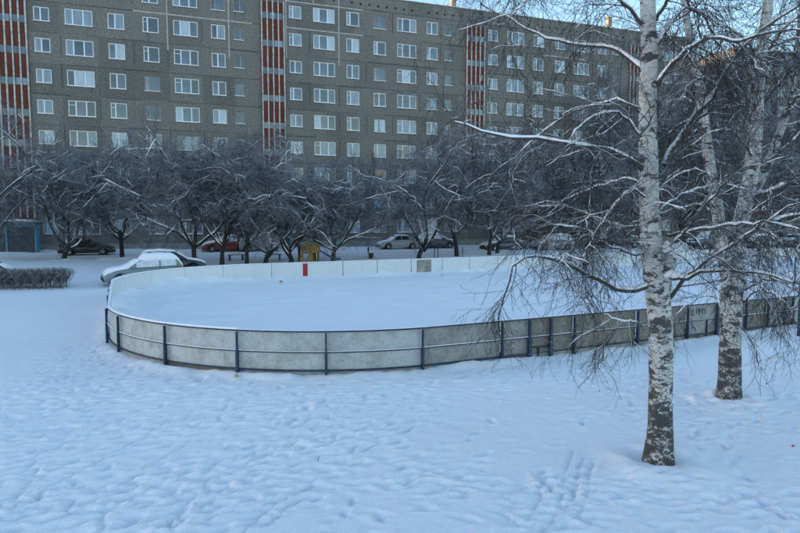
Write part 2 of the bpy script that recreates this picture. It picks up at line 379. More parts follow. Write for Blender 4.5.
# plough ridges by the road at the foot of the building
Z += .22 * np.exp(-((vmask - 50.3) / .55) ** 2) * (.6 + 1.6 * fbm(X * .9, Y * .9, 3, 71)) * (np.abs(X) < 90)
Z += .25 * np.exp(-((vmask - 58.6) / .7) ** 2) * (.6 + 1.6 * fbm(X * .6, Y * .6, 3, 73)) * (np.abs(X) < 90)
ii, jj = np.meshgrid(np.arange(len(ax) - 1), np.arange(len(ay) - 1), indexing='ij')
n1 = len(ay); q0 = (ii * n1 + jj).ravel()
ground = mesh_np('ground', np.stack([X, Y, Z], -1).reshape(-1, 3), np.stack([q0, q0 + n1, q0 + n1 + 1, q0 + 1], -1), M['snow'])
tag(ground, 'trampled snow covered yard', kind='structure')
def gz(x, y):                               # height of the snow at a point
    i = min(max(np.searchsorted(ax, x) - 1, 0), len(ax) - 2); j = min(max(np.searchsorted(ay, y) - 1, 0), len(ay) - 2)
    fx = (x - ax[i]) / (ax[i + 1] - ax[i]); fy = (y - ay[j]) / (ay[j + 1] - ay[j])
    return float(Z[i, j] * (1 - fx) * (1 - fy) + Z[i + 1, j] * fx * (1 - fy) + Z[i, j + 1] * (1 - fx) * fy + Z[i + 1, j + 1] * fx * fy)
def GG(px, py, guess=.9):                   # where the pixel's ray meets the snow
    z = guess
    for k in range(6):
        p = G(px, py, z); z = gz(p[0], p[1])
    p = G(px, py, z); return p
# outline of the rink
def outline(step=.6):
    P = []
    def arc(cx, cy, a0, a1):
        k = max(2, int(RR * abs(a1 - a0) / step))
        for i in range(k): a = a0 + (a1 - a0) * i / k; P.append((cx + RR * math.cos(a), cy + RR * math.sin(a)))
    def seg(x0, y0, x1, y1):
        k = max(1, int(math.hypot(x1 - x0, y1 - y0) / step))
        for i in range(k): P.append((x0 + (x1 - x0) * i / k, y0 + (y1 - y0) * i / k))
    seg(RT0 + RR, RW0, RT1 - RR, RW0); arc(RT1 - RR, RW0 + RR, -PI / 2, 0); seg(RT1, RW0 + RR, RT1, RW1 - RR)
    arc(RT1 - RR, RW1 - RR, 0, PI / 2); seg(RT1 - RR, RW1, RT0 + RR, RW1); arc(RT0 + RR, RW1 - RR, PI / 2, PI); seg(RT0, RW1 - RR, RT0, RW0 + RR); arc(RT0 + RR, RW0 + RR, PI, 1.5 * PI)
    return np.array(P)
O = outline(.22); no = len(O)
ctr = np.stack([np.clip(O[:, 0], RT0 + 12, RT1 - 12), np.full(no, (RW0 + RW1) / 2)], -1)
ss = np.concatenate([1 - np.linspace(0, .25, 22, endpoint=False) ** 1.0, np.linspace(.75, 0, 60)])
T_ = ctr[None] + (O - ctr)[None] * ss[:, None, None]
xs = T_[..., 0] * E1[0] + T_[..., 1] * E2[0]; ys = T_[..., 0] * E1[1] + T_[..., 1] * E2[1]
din = -rink_sd(xs, ys)
zs = .16 + fbm(xs * .3, ys * .3, 3, 5) * .08 + fbm(xs * 1.3, ys * 1.3, 5, 9) * .09 + .09 * np.exp(-din / .45) + np.exp(-din / .8) * np.maximum(0, fbm(xs * .9, ys * .9, 3, 15)) * .35 - np.abs(fbm(xs * 2.1, ys * .8, 3, 33)) * .05
# left corner has snow shovelled up against the boards
tt_ = T_[..., 0]; zs += (.30 + .3 * fbm(xs * 1.2, ys * 1.2, 3, 44)) * np.exp(-(din / .8) ** 2) * sstep(9, 3, tt_) * sstep(22, 27, T_[..., 1])
a_, b_ = np.meshgrid(np.arange(len(ss) - 1), np.arange(no), indexing='ij')
q = np.stack([a_ * no + b_, a_ * no + (b_ + 1) % no, (a_ + 1) * no + (b_ + 1) % no, (a_ + 1) * no + b_], -1).reshape(-1, 4)
rs_ = mesh_np('rink_snow', np.stack([xs, ys, zs], -1).reshape(-1, 3), q, M['snow']); tag(rs_, 'snow covered rink surface', kind='structure')

# ------------------------------------------------------------------ rink boards
rink = empty('rink_boards', (0, 0, 0), 0, 'white plywood ice rink boards on a navy steel frame, running round the snowy rink', 'rink boards')
BT, BB = 1.17, .13                          # top and bottom of the boards
ptst = [4.6, 7.0, 9.46, 10.4, 11.15, 12.02, 14.55, 16.77, 18.2, 19.67, 20.85, 21.8, 22.25, 24.7, 27.1, 29.5, 31.9, 34.3, 36.7, 39.1, 41.5, 43.9, 46.3, 48.7, 51.1, 53.5]
stops = []                                  # posts round the outline, (t, w)
for t in ptst:
    if t < RT0 + RR:
        a = -PI / 2 - math.acos(max(-1, min(1, 0)))  # on the arc: solve by t
        ca = (t - (RT0 + RR)) / RR; stops.append((t, RW0 + RR - RR * math.sqrt(1 - ca * ca)))
    else: stops.append((t, RW0))
def arcpts(cx, cy, a0, a1, k): return [(cx + RR * math.cos(a0 + (a1 - a0) * i / k), cy + RR * math.sin(a0 + (a1 - a0) * i / k)) for i in range(1, k + 1)]
stops += arcpts(RT1 - RR, RW0 + RR, -PI / 2, 0, 5) + [(RT1, RW0 + RR + (RW1 - RW0 - 2 * RR) * i / 3) for i in (1, 2)] + arcpts(RT1 - RR, RW1 - RR, 0, PI / 2, 5)
far_t = [51.0, 48.5, 46, 43.4, 41, 38.5, 36, 33.5, 31, 28.4, 25.8, 23.3, 21.0, 18.5, 15.9, 13.4, 10.9, 8.6]
stops += [(t, RW1) for t in far_t]
fc = (RT0 + RR, RW1 - RR)
stops += [(fc[0] + RR * math.cos(a), fc[1] + RR * math.sin(a)) for a in (math.radians(105), math.radians(123), math.radians(141), math.radians(159), math.radians(176))]
stops += [(RT0, 27.2), (RT0, 24.9)]
nc = (RT0 + RR, RW0 + RR)
for tw in [(-9.36, 19.04), (-8.31, 17.52), (-6.43, 15.69), (-4.21, 14.77)]:
    p = np.array([np.dot(tw, E1), np.dot(tw, E2)]) - nc; a = math.atan2(p[1], p[0]); stops.append((nc[0] + RR * math.cos(a), nc[1] + RR * math.sin(a)))
stw = [R2W(*s_) for s_ in stops]
ns = len(stops)
def on_outline(a, b_, k):                   # points from stop a to stop b along the outline (arc where it is an arc)
    out = []
    for i in range(k + 1):
        t = a[0] + (b_[0] - a[0]) * i / k; w = a[1] + (b_[1] - a[1]) * i / k
        for ccx in (RT0 + RR, RT1 - RR):
            for ccy in (RW0 + RR, RW1 - RR):
                if (t - ccx) * (1 if ccx > 30 else -1) > 0 and (w - ccy) * (1 if ccy > 25 else -1) > 0:
                    l = math.hypot(t - ccx, w - ccy); t = ccx + (t - ccx) * RR / l; w = ccy + (w - ccy) * RR / l
        out.append(R2W(t, w))
    return out
def strip(mb, pts, off, th, z0, z1, mi=0):  # a curved slab following pts, off to the outside (right-hand side)
    rings = []
    for i, p in enumerate(pts):
        d = pts[min(i + 1, len(pts) - 1)] - pts[max(i - 1, 0)]; d = d / np.linalg.norm(d); n = np.array([d[1], -d[0]])
        a = p + n * (off - th / 2); b2 = p + n * (off + th / 2)
        rings.append([(*a, z0), (*b2, z0), (*b2, z1), (*a, z1)])
    mb.loft(rings, mi, sm=False)
brnd = random.Random(5)
rails = [MB(), MB(), MB()]; cap = MB(); railsnow = MB()
for i in range(ns):
    a, b_ = stops[i], stops[(i + 1) % ns]
    curved = abs(a[0] - b_[0]) > .05 and abs(a[1] - b_[1]) > .05
    pts = on_outline(a, b_, 5 if curved else 2)
    mb = MB(); g0, g1 = pts[0] + (pts[1] - pts[0]) * .02, pts[-1] + (pts[-2] - pts[-1]) * .02
    ptsp = [g0] + pts[1:-1] + [g1]
    strip(mb, ptsp, 0, .022, BB + .01, BT - .012)
    tm = (a[0] + b_[0]) / 2; wm = (a[1] + b_[1]) / 2
    nearside = wm < RW0 + 1.2
    if wm > RW0 + 10.5: mt = M['board_in']
    elif nearside and tm > 9.4: mt = M['board_dirty'] if (10 < tm < 16.5 or brnd.random() < .35) else M['board_grey']
    elif nearside and tm > 7: mt = M['board_grey']
    else: mt = M['board']
    o = mb.build('board_panel', mt, rink)
    if mt is M['board_dirty']: o['label'] = 'grimy scuffed board panel'
    gate = 10.2 < tm < 11.2
    strip(rails[0], pts, .035, .045, BT - .038, BT)
    strip(rails[1], pts, .035, .036, .605, .64)
    zb = .30 if gate else BB
    strip(rails[2], pts, .035, .045, zb, zb + .045)
    strip(cap, ptsp, .012, .085, BT + .001, BT + (.012 if nearside else .045))
    strip(railsnow, ptsp, .052, .05, .642, .642 + brnd.uniform(.004, .018))
    if True:
        pl = MB(); strip(pl, ptsp, .0, .03, -.06, BB - .004); pl.build('kick_plank', M['plank'] if brnd.random() < .35 else M['board_grey'], rink)
    p = stw[i]; d = pts[1] - pts[0]; d /= np.linalg.norm(d); n = np.array([d[1], -d[0]])
    z_ = min(0, gz(*(p + n * .09))) - .12 if nearside else -.1
    pm = MB(); c0 = p + n * .09; w_ = .07 if (10 < a[0] < 11.5 or 17.5 < a[0] < 18.6 or 21.5 < a[0] < 22.5) and nearside else .042
    pm.obox(c0 - d * w_ / 2, c0 + d * w_ / 2, .07, z_, BT - .05)
    pm.obox(c0 - d * w_ * .72, c0 + d * w_ * .72, .085, z_, .62)
    pm.build('post', M['navy'], rink)
for nm, r_ in zip(('top_rail', 'middle_rail', 'bottom_rail'), rails): r_.build(nm, M['navy'], rink)
cap.build('snow_cap', M['snowcap'], rink); railsnow.build('rail_snow', M['snowcap'], rink)
# small uprights below the two gates
for t in (10.75, 17.75):
    p = R2W(t, RW0 - .04); u = MB(); u.obox(p - E1 * .02, p + E1 * .02, .04, -.1, .30 if t < 12 else .60); u.build('gate_upright', M['navy'], rink)
# the red goal line painted on the far boards and its white edging
def inpatch(px, half, z0, z1, name, mt, label, off=.016):
    p = G(px, 263, 1.15)[:2]; t = float(np.dot(p, E1)); t = t * 1.0
    # put it on the far line where the ray meets it
    r = ray(px, 270)[:2]; s_ = RW1 / np.dot(r, E2); t = float(np.dot(r * s_, E1))
    q0, q1 = R2W(t - half, RW1), R2W(t + half, RW1); mb = MB(); mb.obox(q0, q1, .004, z0, z1, off=-off); o = mb.build(name, mt, rink, label); return o
inpatch(305.2, .30, .24, 1.155, 'stripe_edging', M['board_in'], None, .0135)
inpatch(305.2, .165, .30, 1.12, 'red_stripe', M['redpaint'], 'red goal line stripe on the far boards', .017)
inpatch(424, .58, .18, 1.12, 'stained_sheet', board('mud_stained_board', (.50, .47, .40), (.16, .13, .10), .95, 1.5), 'muddy stained board sheet', .017)
# graffiti scrawl on a panel between the birches
gp0 = R2W(16.9, RW0 - .0155); gd = E1
def stroke(mb, pts):
    mb.tube([(*(gp0 + gd * u - E2 * .002), z) for u, z in pts], .011, 5)
gm = MB()
stroke(gm, [(.20, 1.04), (.16, .92), (.13, .80), (.20, .79), (.28, .83)])
stroke(gm, [(.10, .92), (.20, .94)])
stroke(gm, [(.44 + .09 * math.cos(a), .93 + .10 * math.sin(a)) for a in [k * PI / 5 for k in range(11)]])
stroke(gm, [(.45 + .03 * math.cos(a), .94 + .035 * math.sin(a)) for a in [k * PI / 4 for k in range(9)]])
stroke(gm, [(.62, 1.0), (.64, .88), (.66, .80)]); stroke(gm, [(.64, .93), (.70, .99), (.77, .96), (.78, .80)])
stroke(gm, [(.12, .52), (.20, .42), (.30, .38), (.36, .28)])
gm.build('graffiti', M['black'], rink, 'black spray paint scrawl')

# ------------------------------------------------------------------ apartment building
F0 = FD * 0 + FN * FV
bld = empty('apartment_building', (F0[0], F0[1], 0), FA, 'long nine-storey panel apartment building with red stairwell strips, nearest behind the rink', 'building')
ROOF = 27.3; UE = 62.4; UL = -160.0; DEP = 18.0  # unseen left run and depth stretched to shade the yard and next end wall
def floorz(k): return 3.3 + 2.69 * (k - 1)          # window centre of storey k
COLT = [('kitchen', -11.45, 1.25, 1.24), ('wide', -8.5, 2.25, 1.42), ('two', -5.45, 1.38, 1.42), ('two', -2.5, 1.38, 1.42), ('wide', .58, 2.2, 1.42), ('two', 3.55, 1.3, 1.35), ('narrow', 5.48, .95, 1.2)]
cols = []
for s_ in range(-1, 3):
    for (k, u, w, h) in COLT: cols.append((k, u + 22.5 * s_, w, h))
cols += [('kitchen', 56.0, 1.25, 1.24), ('wide', 59.0, 2.25, 1.42)]
REDS = [-37.4 + 22.5 * k for k in range(5)]          # left edges of the stairwell strips (2.3 wide)
def facade_mesh(u0, u1, zr, cols_, name, parent, depth, reveal=.12, seams=False):
    """front wall with real window openings, ends, back, roof"""
    mb = MB(); e = sorted(cols_, key=lambda c: c[1]); u = u0
    Zb = -.6
    def q(ua, ub, za, zb): mb.add([(ua, 0, za), (ub, 0, za), (ub, 0, zb), (ua, 0, zb)], [(0, 1, 2, 3)])
    for (k, c, w, h) in e:
        q(u, c - w / 2, Zb, zr); z = Zb
        for fl in range(1, 10):
            a, b2 = floorz(fl) - h / 2, floorz(fl) + h / 2
            q(c - w / 2, c + w / 2, z, a)
            x0, x1 = c - w / 2, c + w / 2
            mb.add([(x0, 0, a), (x1, 0, a), (x1, 0, b2), (x0, 0, b2), (x0, reveal, a), (x1, reveal, a), (x1, reveal, b2), (x0, reveal, b2)],
                   [(1, 0, 4, 5), (2, 1, 5, 6), (3, 2, 6, 7), (0, 3, 7, 4)])
            z = b2
        q(c - w / 2, c + w / 2, z, zr); u = c + w / 2
    q(u, u1, Zb, zr)
    mb.add([(u0, 0, Zb), (u1, 0, Zb), (u1, depth, Zb), (u0, depth, Zb), (u0, 0, zr), (u1, 0, zr), (u1, depth, zr), (u0, depth, zr)],
           [(1, 2, 6, 5), (2, 3, 7, 6), (3, 0, 4, 7), (4, 5, 6, 7)])
    return mb if seams else mb.build(name, M['wall'], parent)
wall_mb = facade_mesh(UL, UE, ROOF, cols, 'wall', bld, DEP, seams=True)
pm = MB(); pm.box(UL, UE + .06, -.06, .25, ROOF + .002, ROOF + .10); pm.box(UL, UE + .06, DEP - .2, DEP + .06, ROOF + .002, ROOF + .10); pm.build('parapet', M['concrete'], bld)
pm = MB(); pm.box(UL, UE + .03, -.02, .28, ROOF + .104, ROOF + .16); pm.box(UL, UE - .3, .3, DEP - .3, ROOF + .004, ROOF + .07); pm.build('roof_snow', M['snowcap'], bld)
wr = random.Random(11)
FT = .085
def win_geo(kind, w, h, st):
    """frame bars (MB), panes (list of rects) about the window centre"""
    fb = MB(); x0, x1, z0, z1 = -w / 2, w / 2, -h / 2, h / 2
    y0, y1 = .055, .115
    fb.box(x0, x1, y0, y1, z0, z0 + FT); fb.box(x0, x1, y0, y1, z1 - FT, z1); fb.box(x0, x0 + FT, y0, y1, z0 + FT, z1 - FT); fb.box(x1 - FT, x1, y0, y1, z0 + FT, z1 - FT)
    if kind == 'wide': ms = [-w / 2 + w * (.28 if st else .36), w / 2 - w * .34]
    elif kind == 'narrow': ms = [w * .16]
    else: ms = [-w * .06 if st < .6 else w * -.2]
    for m_ in ms: fb.box(m_ - FT * .65, m_ + FT * .65, y0 - .004, y1 - .003, z0 + FT, z1 - FT)
    xs_ = [x0 + FT] + ms + [x1 - FT]
    if st > .55 or kind == 'narrow':                # a small vent light at the top of one leaf
        zt = z1 - h * .3; fb.box(xs_[0], xs_[1] - FT * .65, y0 + .003, y1 - .006, zt - .025, zt + .025)
    panes = [(xs_[i], xs_[i + 1], z0 + FT, z1 - FT) for i in range(len(xs_) - 1)]
    return fb, panes
def camproj(u, z):
    p = F0 + FD * u; c_, s_ = math.cos(PITCH), math.sin(PITCH); d = p[1] * c_ - (z - EYE) * s_
    return CX + F * p[0] / d, CY - F * (p[1] * s_ + (z - EYE) * c_) / d, d
wins = []
for (k, u, w, h) in cols:
    for fl in range(1, 10):
        x, y, d = camproj(u, floorz(fl))
        vis = w * h / d ** 2 * (1 if (-3 < x < 700 and -3 < y < 232) else 0)
        if y > 190: vis *= .25                        # behind the row of trees
        wins.append((vis, k, u, w, h, fl, x, y))
wins.sort(key=lambda t: -t[0])
PANES = ['pane_dark', 'pane_mid', 'pane_net', 'pane_white', 'pane_lit']
rest_f = MB(); rest_mats = [M['frame'], M['oldframe'], M['sill'], M['snowcap']] + [M[p] for p in PANES]
mcache = {}
for n_, (vis, k, u, w, h, fl, x, y) in enumerate(wins):
    st = wr.random(); old = (k == 'narrow') or (wr.random() < .06)
    fb, panes = win_geo(k, w, h, st)
    lowf = max(0, 6 - fl) / 6
    kinds = []
    base = wr.random()
    for p in panes:
        r_ = wr.random() * .62 + base * .38
        if k == 'narrow': t = 0 if r_ < .55 else 1
        else: t = 0 if r_ < .36 - .25 * lowf else 1 if r_ < .58 - .35 * lowf else 2 if r_ < .80 - .3 * lowf else 3
        kinds.append(t)
    if (k == 'two' and abs(u - 20.0) < .4 and fl == 3): kinds = [4] * len(panes)
    if (k == 'two' and abs(u - 39.5) < .4 and fl == 4 - 0): kinds = [4] * len(panes)
    sill = MB(); sill.box(-w / 2 - .04, w / 2 + .04, -.09, .05, -h / 2 - .035, -h / 2 - .004)
    sill.box(-w / 2 - .02, w / 2 + .02, -.085, .045, -h / 2 - .002, -h / 2 + .03, 1)
    if n_ < 100 and vis > 0:
        f_ = fb.build('window', M['oldframe'] if old else M['frame'], bld); f_.location = (u, 0, floorz(fl))
        pm = MB()
        for p, t in zip(panes, kinds): pm.add([(p[0], .088, p[2]), (p[1], .088, p[2]), (p[1], .088, p[3]), (p[0], .088, p[3])], [(0, 1, 2, 3)], PANES.index(PANES[t]))
        pm.build('pane', [M[x_] for x_ in PANES], f_); sill.build('sill', [M['sill'], M['snowcap']], f_)
        if 4 in kinds: f_['label'] = 'window lit warm orange'
    else:
        def put(src, remap):
            o_ = len(rest_f.v)
            rest_f.v += [(a + u, b2, c_ + floorz(fl)) for a, b2, c_ in src.v]
            for f2, m2 in zip(src.f, src.m): rest_f.f.append(tuple(i_ + o_ for i_ in f2)); rest_f.m.append(remap(m2)); rest_f.sm.append(False)
        put(fb, lambda m2: 1 if old else 0); put(sill, lambda m2: 2 + m2)
        pm = MB()
        for p, t in zip(panes, kinds): pm.add([(p[0], .088, p[2]), (p[1], .088, p[2]), (p[1], .088, p[3]), (p[0], .088, p[3])], [(0, 1, 2, 3)], t)
        put(pm, lambda m2: 4 + m2)
tag(rest_f.build('window', rest_mats, bld), kind='stuff')
# red stairwell strips
sr = random.Random(3)
for i, u0 in enumerate(REDS):
    w = 2.35
    pm = MB(); zt = 25.55
    pm.box(u0, u0 + w, -.10, -.002, 4.2, zt)
    rp = pm.build('stairwell_panel', M['red'], bld)
    for k in range(5):
        r_ = MB(); x = u0 + .02 + (w - .16) * k / 4
        for fl in range(2, 10):                       # ribs step a little at each storey joint
            r_.box(x + sr.uniform(-.012, .012), x + .12, -.24 - (.02 if k in (0, 4) else 0), -.103, floorz(fl) - 1.82, floorz(fl) + .84)
        r_.build('rib', M['rib'], rp)
    for fl in range(2, 10):
        zc = floorz(fl) - .62; s_ = MB(); x0 = u0 + .2
        for k in range(5):
            xa = u0 + .18 + (w - .36) * k / 5; s_.add([(xa, -.108, zc - .30), (xa + (w - .36) / 5, -.108, zc - .30), (xa + (w - .36) / 5, -.108, zc + .30), (xa, -.108, zc + .30)], [(0, 1, 2, 3)], sr.choice([0, 0, 1, 1, 2]))
        s_.build('stair_window', [M['pane_dark'], M['pane_mid'], M['pane_net']], rp)
# panel joints with smeared sealant
js = random.Random(17); sd_ = MB(); sp_ = MB()
def seam(mb, ua, ub, za, zb, jit=0): mb.box(ua, ub, -.006 - jit, .002, za, zb)
nj = 0
vj = []
for s_ in range(-1, 3):
    vj += [x + 22.5 * s_ for x in (-10.0, -7.0 + .05, -4.0, -1.05, 2.1, 4.55)]
for s_ in range(-1, 4):
    for fl in range(1, 10):
        z = floorz(fl) + 1.12; u = -12.4 + 22.5 * s_; uend = min(u + 20, UE - .1)
        while u < uend - .3:
            l = js.choice([1.2, 2.2, 3.0, 3.0, 4.4]); l = min(l, uend - u)
            r_ = js.random()
            if r_ < .85 and l > .1:
                hh = js.uniform(.035, .09) if r_ < .6 else js.uniform(.1, .16); nj += 1
                seam(sd_, u, u + l - .02, z - hh / 2, z + hh / 2, (nj % 3) * .0013)
            u += l
for u in vj:
    if u > UE - .5: continue
    for fl in range(1, 10):
        if js.random() < .42:
            z = floorz(fl); hh = js.uniform(.04, .10); nj += 1
            seam(sd_, u - hh / 2, u + hh / 2, z - 1.0, z + 1.02, .005 + (nj % 3) * .0013)
def pale(ua, ub, z): seam(sp_, ua, ub, z - .06, z + .06, .012)
def palev(u, za, zb): seam(sp_, u - .06, u + .06, za, zb, .014)
J = lambda fl: floorz(fl) + 1.12
pale(-4.0, 6.8, J(8)); palev(-1.05, J(7) - .6, J(9)); palev(4.55, J(7) - .9, J(9) + .1)
pale(10.15, 18.2, J(9) - .1); pale(10.15, 18.2, J(8)); palev(15.55, J(7) - .6, J(9) + 1.2); palev(10.1, J(7) - .3, J(9) + 1.0); palev(12.9, J(9), ROOF - .1)
pale(40.0, 46, J(8)); palev(55.4, J(8), ROOF - .2); pale(55.4, 61.5, J(9) - .05); palev(33.2, 12, 20)
wall_mb.add(sd_.v, sd_.f, 1); wall_mb.add(sp_.v, sp_.f, 2); wall_mb.build('wall', [M['wall'], M['seam_dark'], M['seam_pale']], bld)
# attic vents
av = MB(); av.box(-.11, .11, -.008, .02, -.11, .11)
a0 = av.build('attic_vent', M['hole'], bld); first = True
for k in range(52):
    u = 11.2 + .96 * k
    if 30 < u < 32.6 or 52.4 < u < 55: continue
    if k % 3 == 2 and js.random() < .4: continue
    o = a0 if first else link(a0.copy(), bld); first = False; o.location = (u, 0, 26.45 + js.uniform(-.03, .03))
# chimneys / vents on the roof
def chimney(u, v, h, w=.55):
    ch = MB(); ch.box(u, u + w, v, v + w, ROOF + .01, ROOF + h); ch.box(u - .06, u + w + .06, v - .06, v + w + .06, ROOF + h, ROOF + h + .1); ch.build('chimney', M['brick'], bld)
for u, v, h in ((28.9, 1.2, 2.2), (50.5, 1.5, 1.9), (6.2, 1.6, 2.0), (53.6, 5, 2.0), (44, 6, 1.5), (60, 4, 1.6)): chimney(u, v, h)
tm_ = MB(); tm_.box(-14.8, UE, -.10, -.004, -.6, 1.75); tm_.build('plinth', M['concrete'], bld)
# second building in the same line beyond a gap
def fac_u(px, py, v):
    r = ray(px, py); t = v / (r[0] * FN[0] + r[1] * FN[1]); p = EYEP + t * r; return p[0] * FD[0] + p[1] * FD[1], p[2]
V2 = FV + 1.2
u2, z2 = fac_u(737, 49.5, V2)
b2o = empty('apartment_building', tuple(FD * u2 + FN * V2) + (0,), FA, 'farther apartment block at the right edge, its end wall top lit by the low sun', 'building')
R2 = ROOF + .25
cols2 = []
for s_ in range(0, 3):
    for (k, u, w, h) in COLT: cols2.append((k, u + 14.2 + 22.5 * s_, w, h))
facade_mesh(0, 75, R2, cols2, 'wall', b2o, 12.5)
pm = MB(); pm.box(-.05, 75, -.06, .25, R2 + .002, R2 + .1); pm.box(-.05, .25, .252, 12.5, R2 + .002, R2 + .1); pm.build('parapet', M['concrete'], b2o)
for (k, u, w, h) in cols2[:10]:
    for fl in range(1, 10):
        fb, panes = win_geo(k, w, h, wr.random()); f_ = fb.build('window', M['frame'], b2o); f_.location = (u, 0, floorz(fl))
        pmm = MB(); t = wr.choice([0, 1, 2, 2, 3])
        if (fl, round(u)) in ((5, 12), (4, 9)): t = 4
        for p in panes: pmm.add([(p[0], .088, p[2]), (p[1], .088, p[2]), (p[1], .088, p[3]), (p[0], .088, p[3])], [(0, 1, 2, 3)], t)
        pmm.build('pane', [M[x_] for x_ in PANES], f_)
pm = MB(); pm.box(22, 24.3, -.1, -.002, 4.2, 25.5); rp = pm.build('stairwell_panel', M['red'], b2o)
for k in range(5):
    r_ = MB(); r_.box(22.02 + .55 * k, 22.12 + .55 * k, -.24, -.103, 4.2, 25.4); r_.build('rib', M['rib'], rp)

# entrances under the stairwells
def entrance(px, py0, px1, label, name='entrance_porch'):
    """teal porch against the facade, from px to px1 on the picture's ground line py0"""
    v = FV - 1.7
    ua = fac_u(px, 225, v)[0]; ub = fac_u(px1, 225, v)[0]; w = ub - ua; p = FD * ua + FN * v
    r = empty(name, (p[0], p[1], .95), FA, label, 'entrance')
    H = 2.75
    mb = MB()
    for x in (0, w * .45, w - .16): mb.box(x, x + .16, 0, .16, -.2, H)
    mb.box(w - .12, w, .16, 1.65, -.2, H - .1); mb.box(0, .12, .16, 1.65, -.2, H - .1); mb.box(.16, w * .45, .02, .12, H - .35, H); mb.box(w * .45 + .16, w - .16, .02, .12, H - .35, H)
    mb.build('frame', M['teal'], r)
    for a, b2 in ((.17, w * .45 - .01), (w * .45 + .17, w - .17)):
        dm = MB(); dm.box(a, b2, .06, .11, -.05, H - .36); dd_ = dm.build('door', M['door'], r)
        hm = MB(); hm.box(b2 - .22, b2 - .18, .0, .058, 1.0, 1.3); hm.build('handle', M['rim'], dd_)
    rm = MB(); rm.box(-.3, w + .35, -.5, 1.68, H + .003, H + .14); rm.build('canopy', M['concrete'], r)
    sm = MB(); n_ = 7
    rings = []
    for k in range(n_ + 1):
        y = -.52 + 2.15 * k / n_; rings.append([(-.32, y, H + .143), (w * .3, y, H + .26 + .05 * math.sin(k)), (w * .7, y, H + .28 + .05 * math.cos(k * 1.3)), (w + .36, y, H + .15)])
    sm.loft([[(x, y, z) for x, y, z in rg] + [(w + .36, rg[0][1], H + .142)] for rg in rings]); sm.build('canopy_snow', M['snowcap'], r)
    return r
entrance(-22, 254, 36, 'teal stairwell porch with dark steel doors, left of the black car')
entrance(243, 250, 291, 'teal stairwell porch behind the playground and silver van')

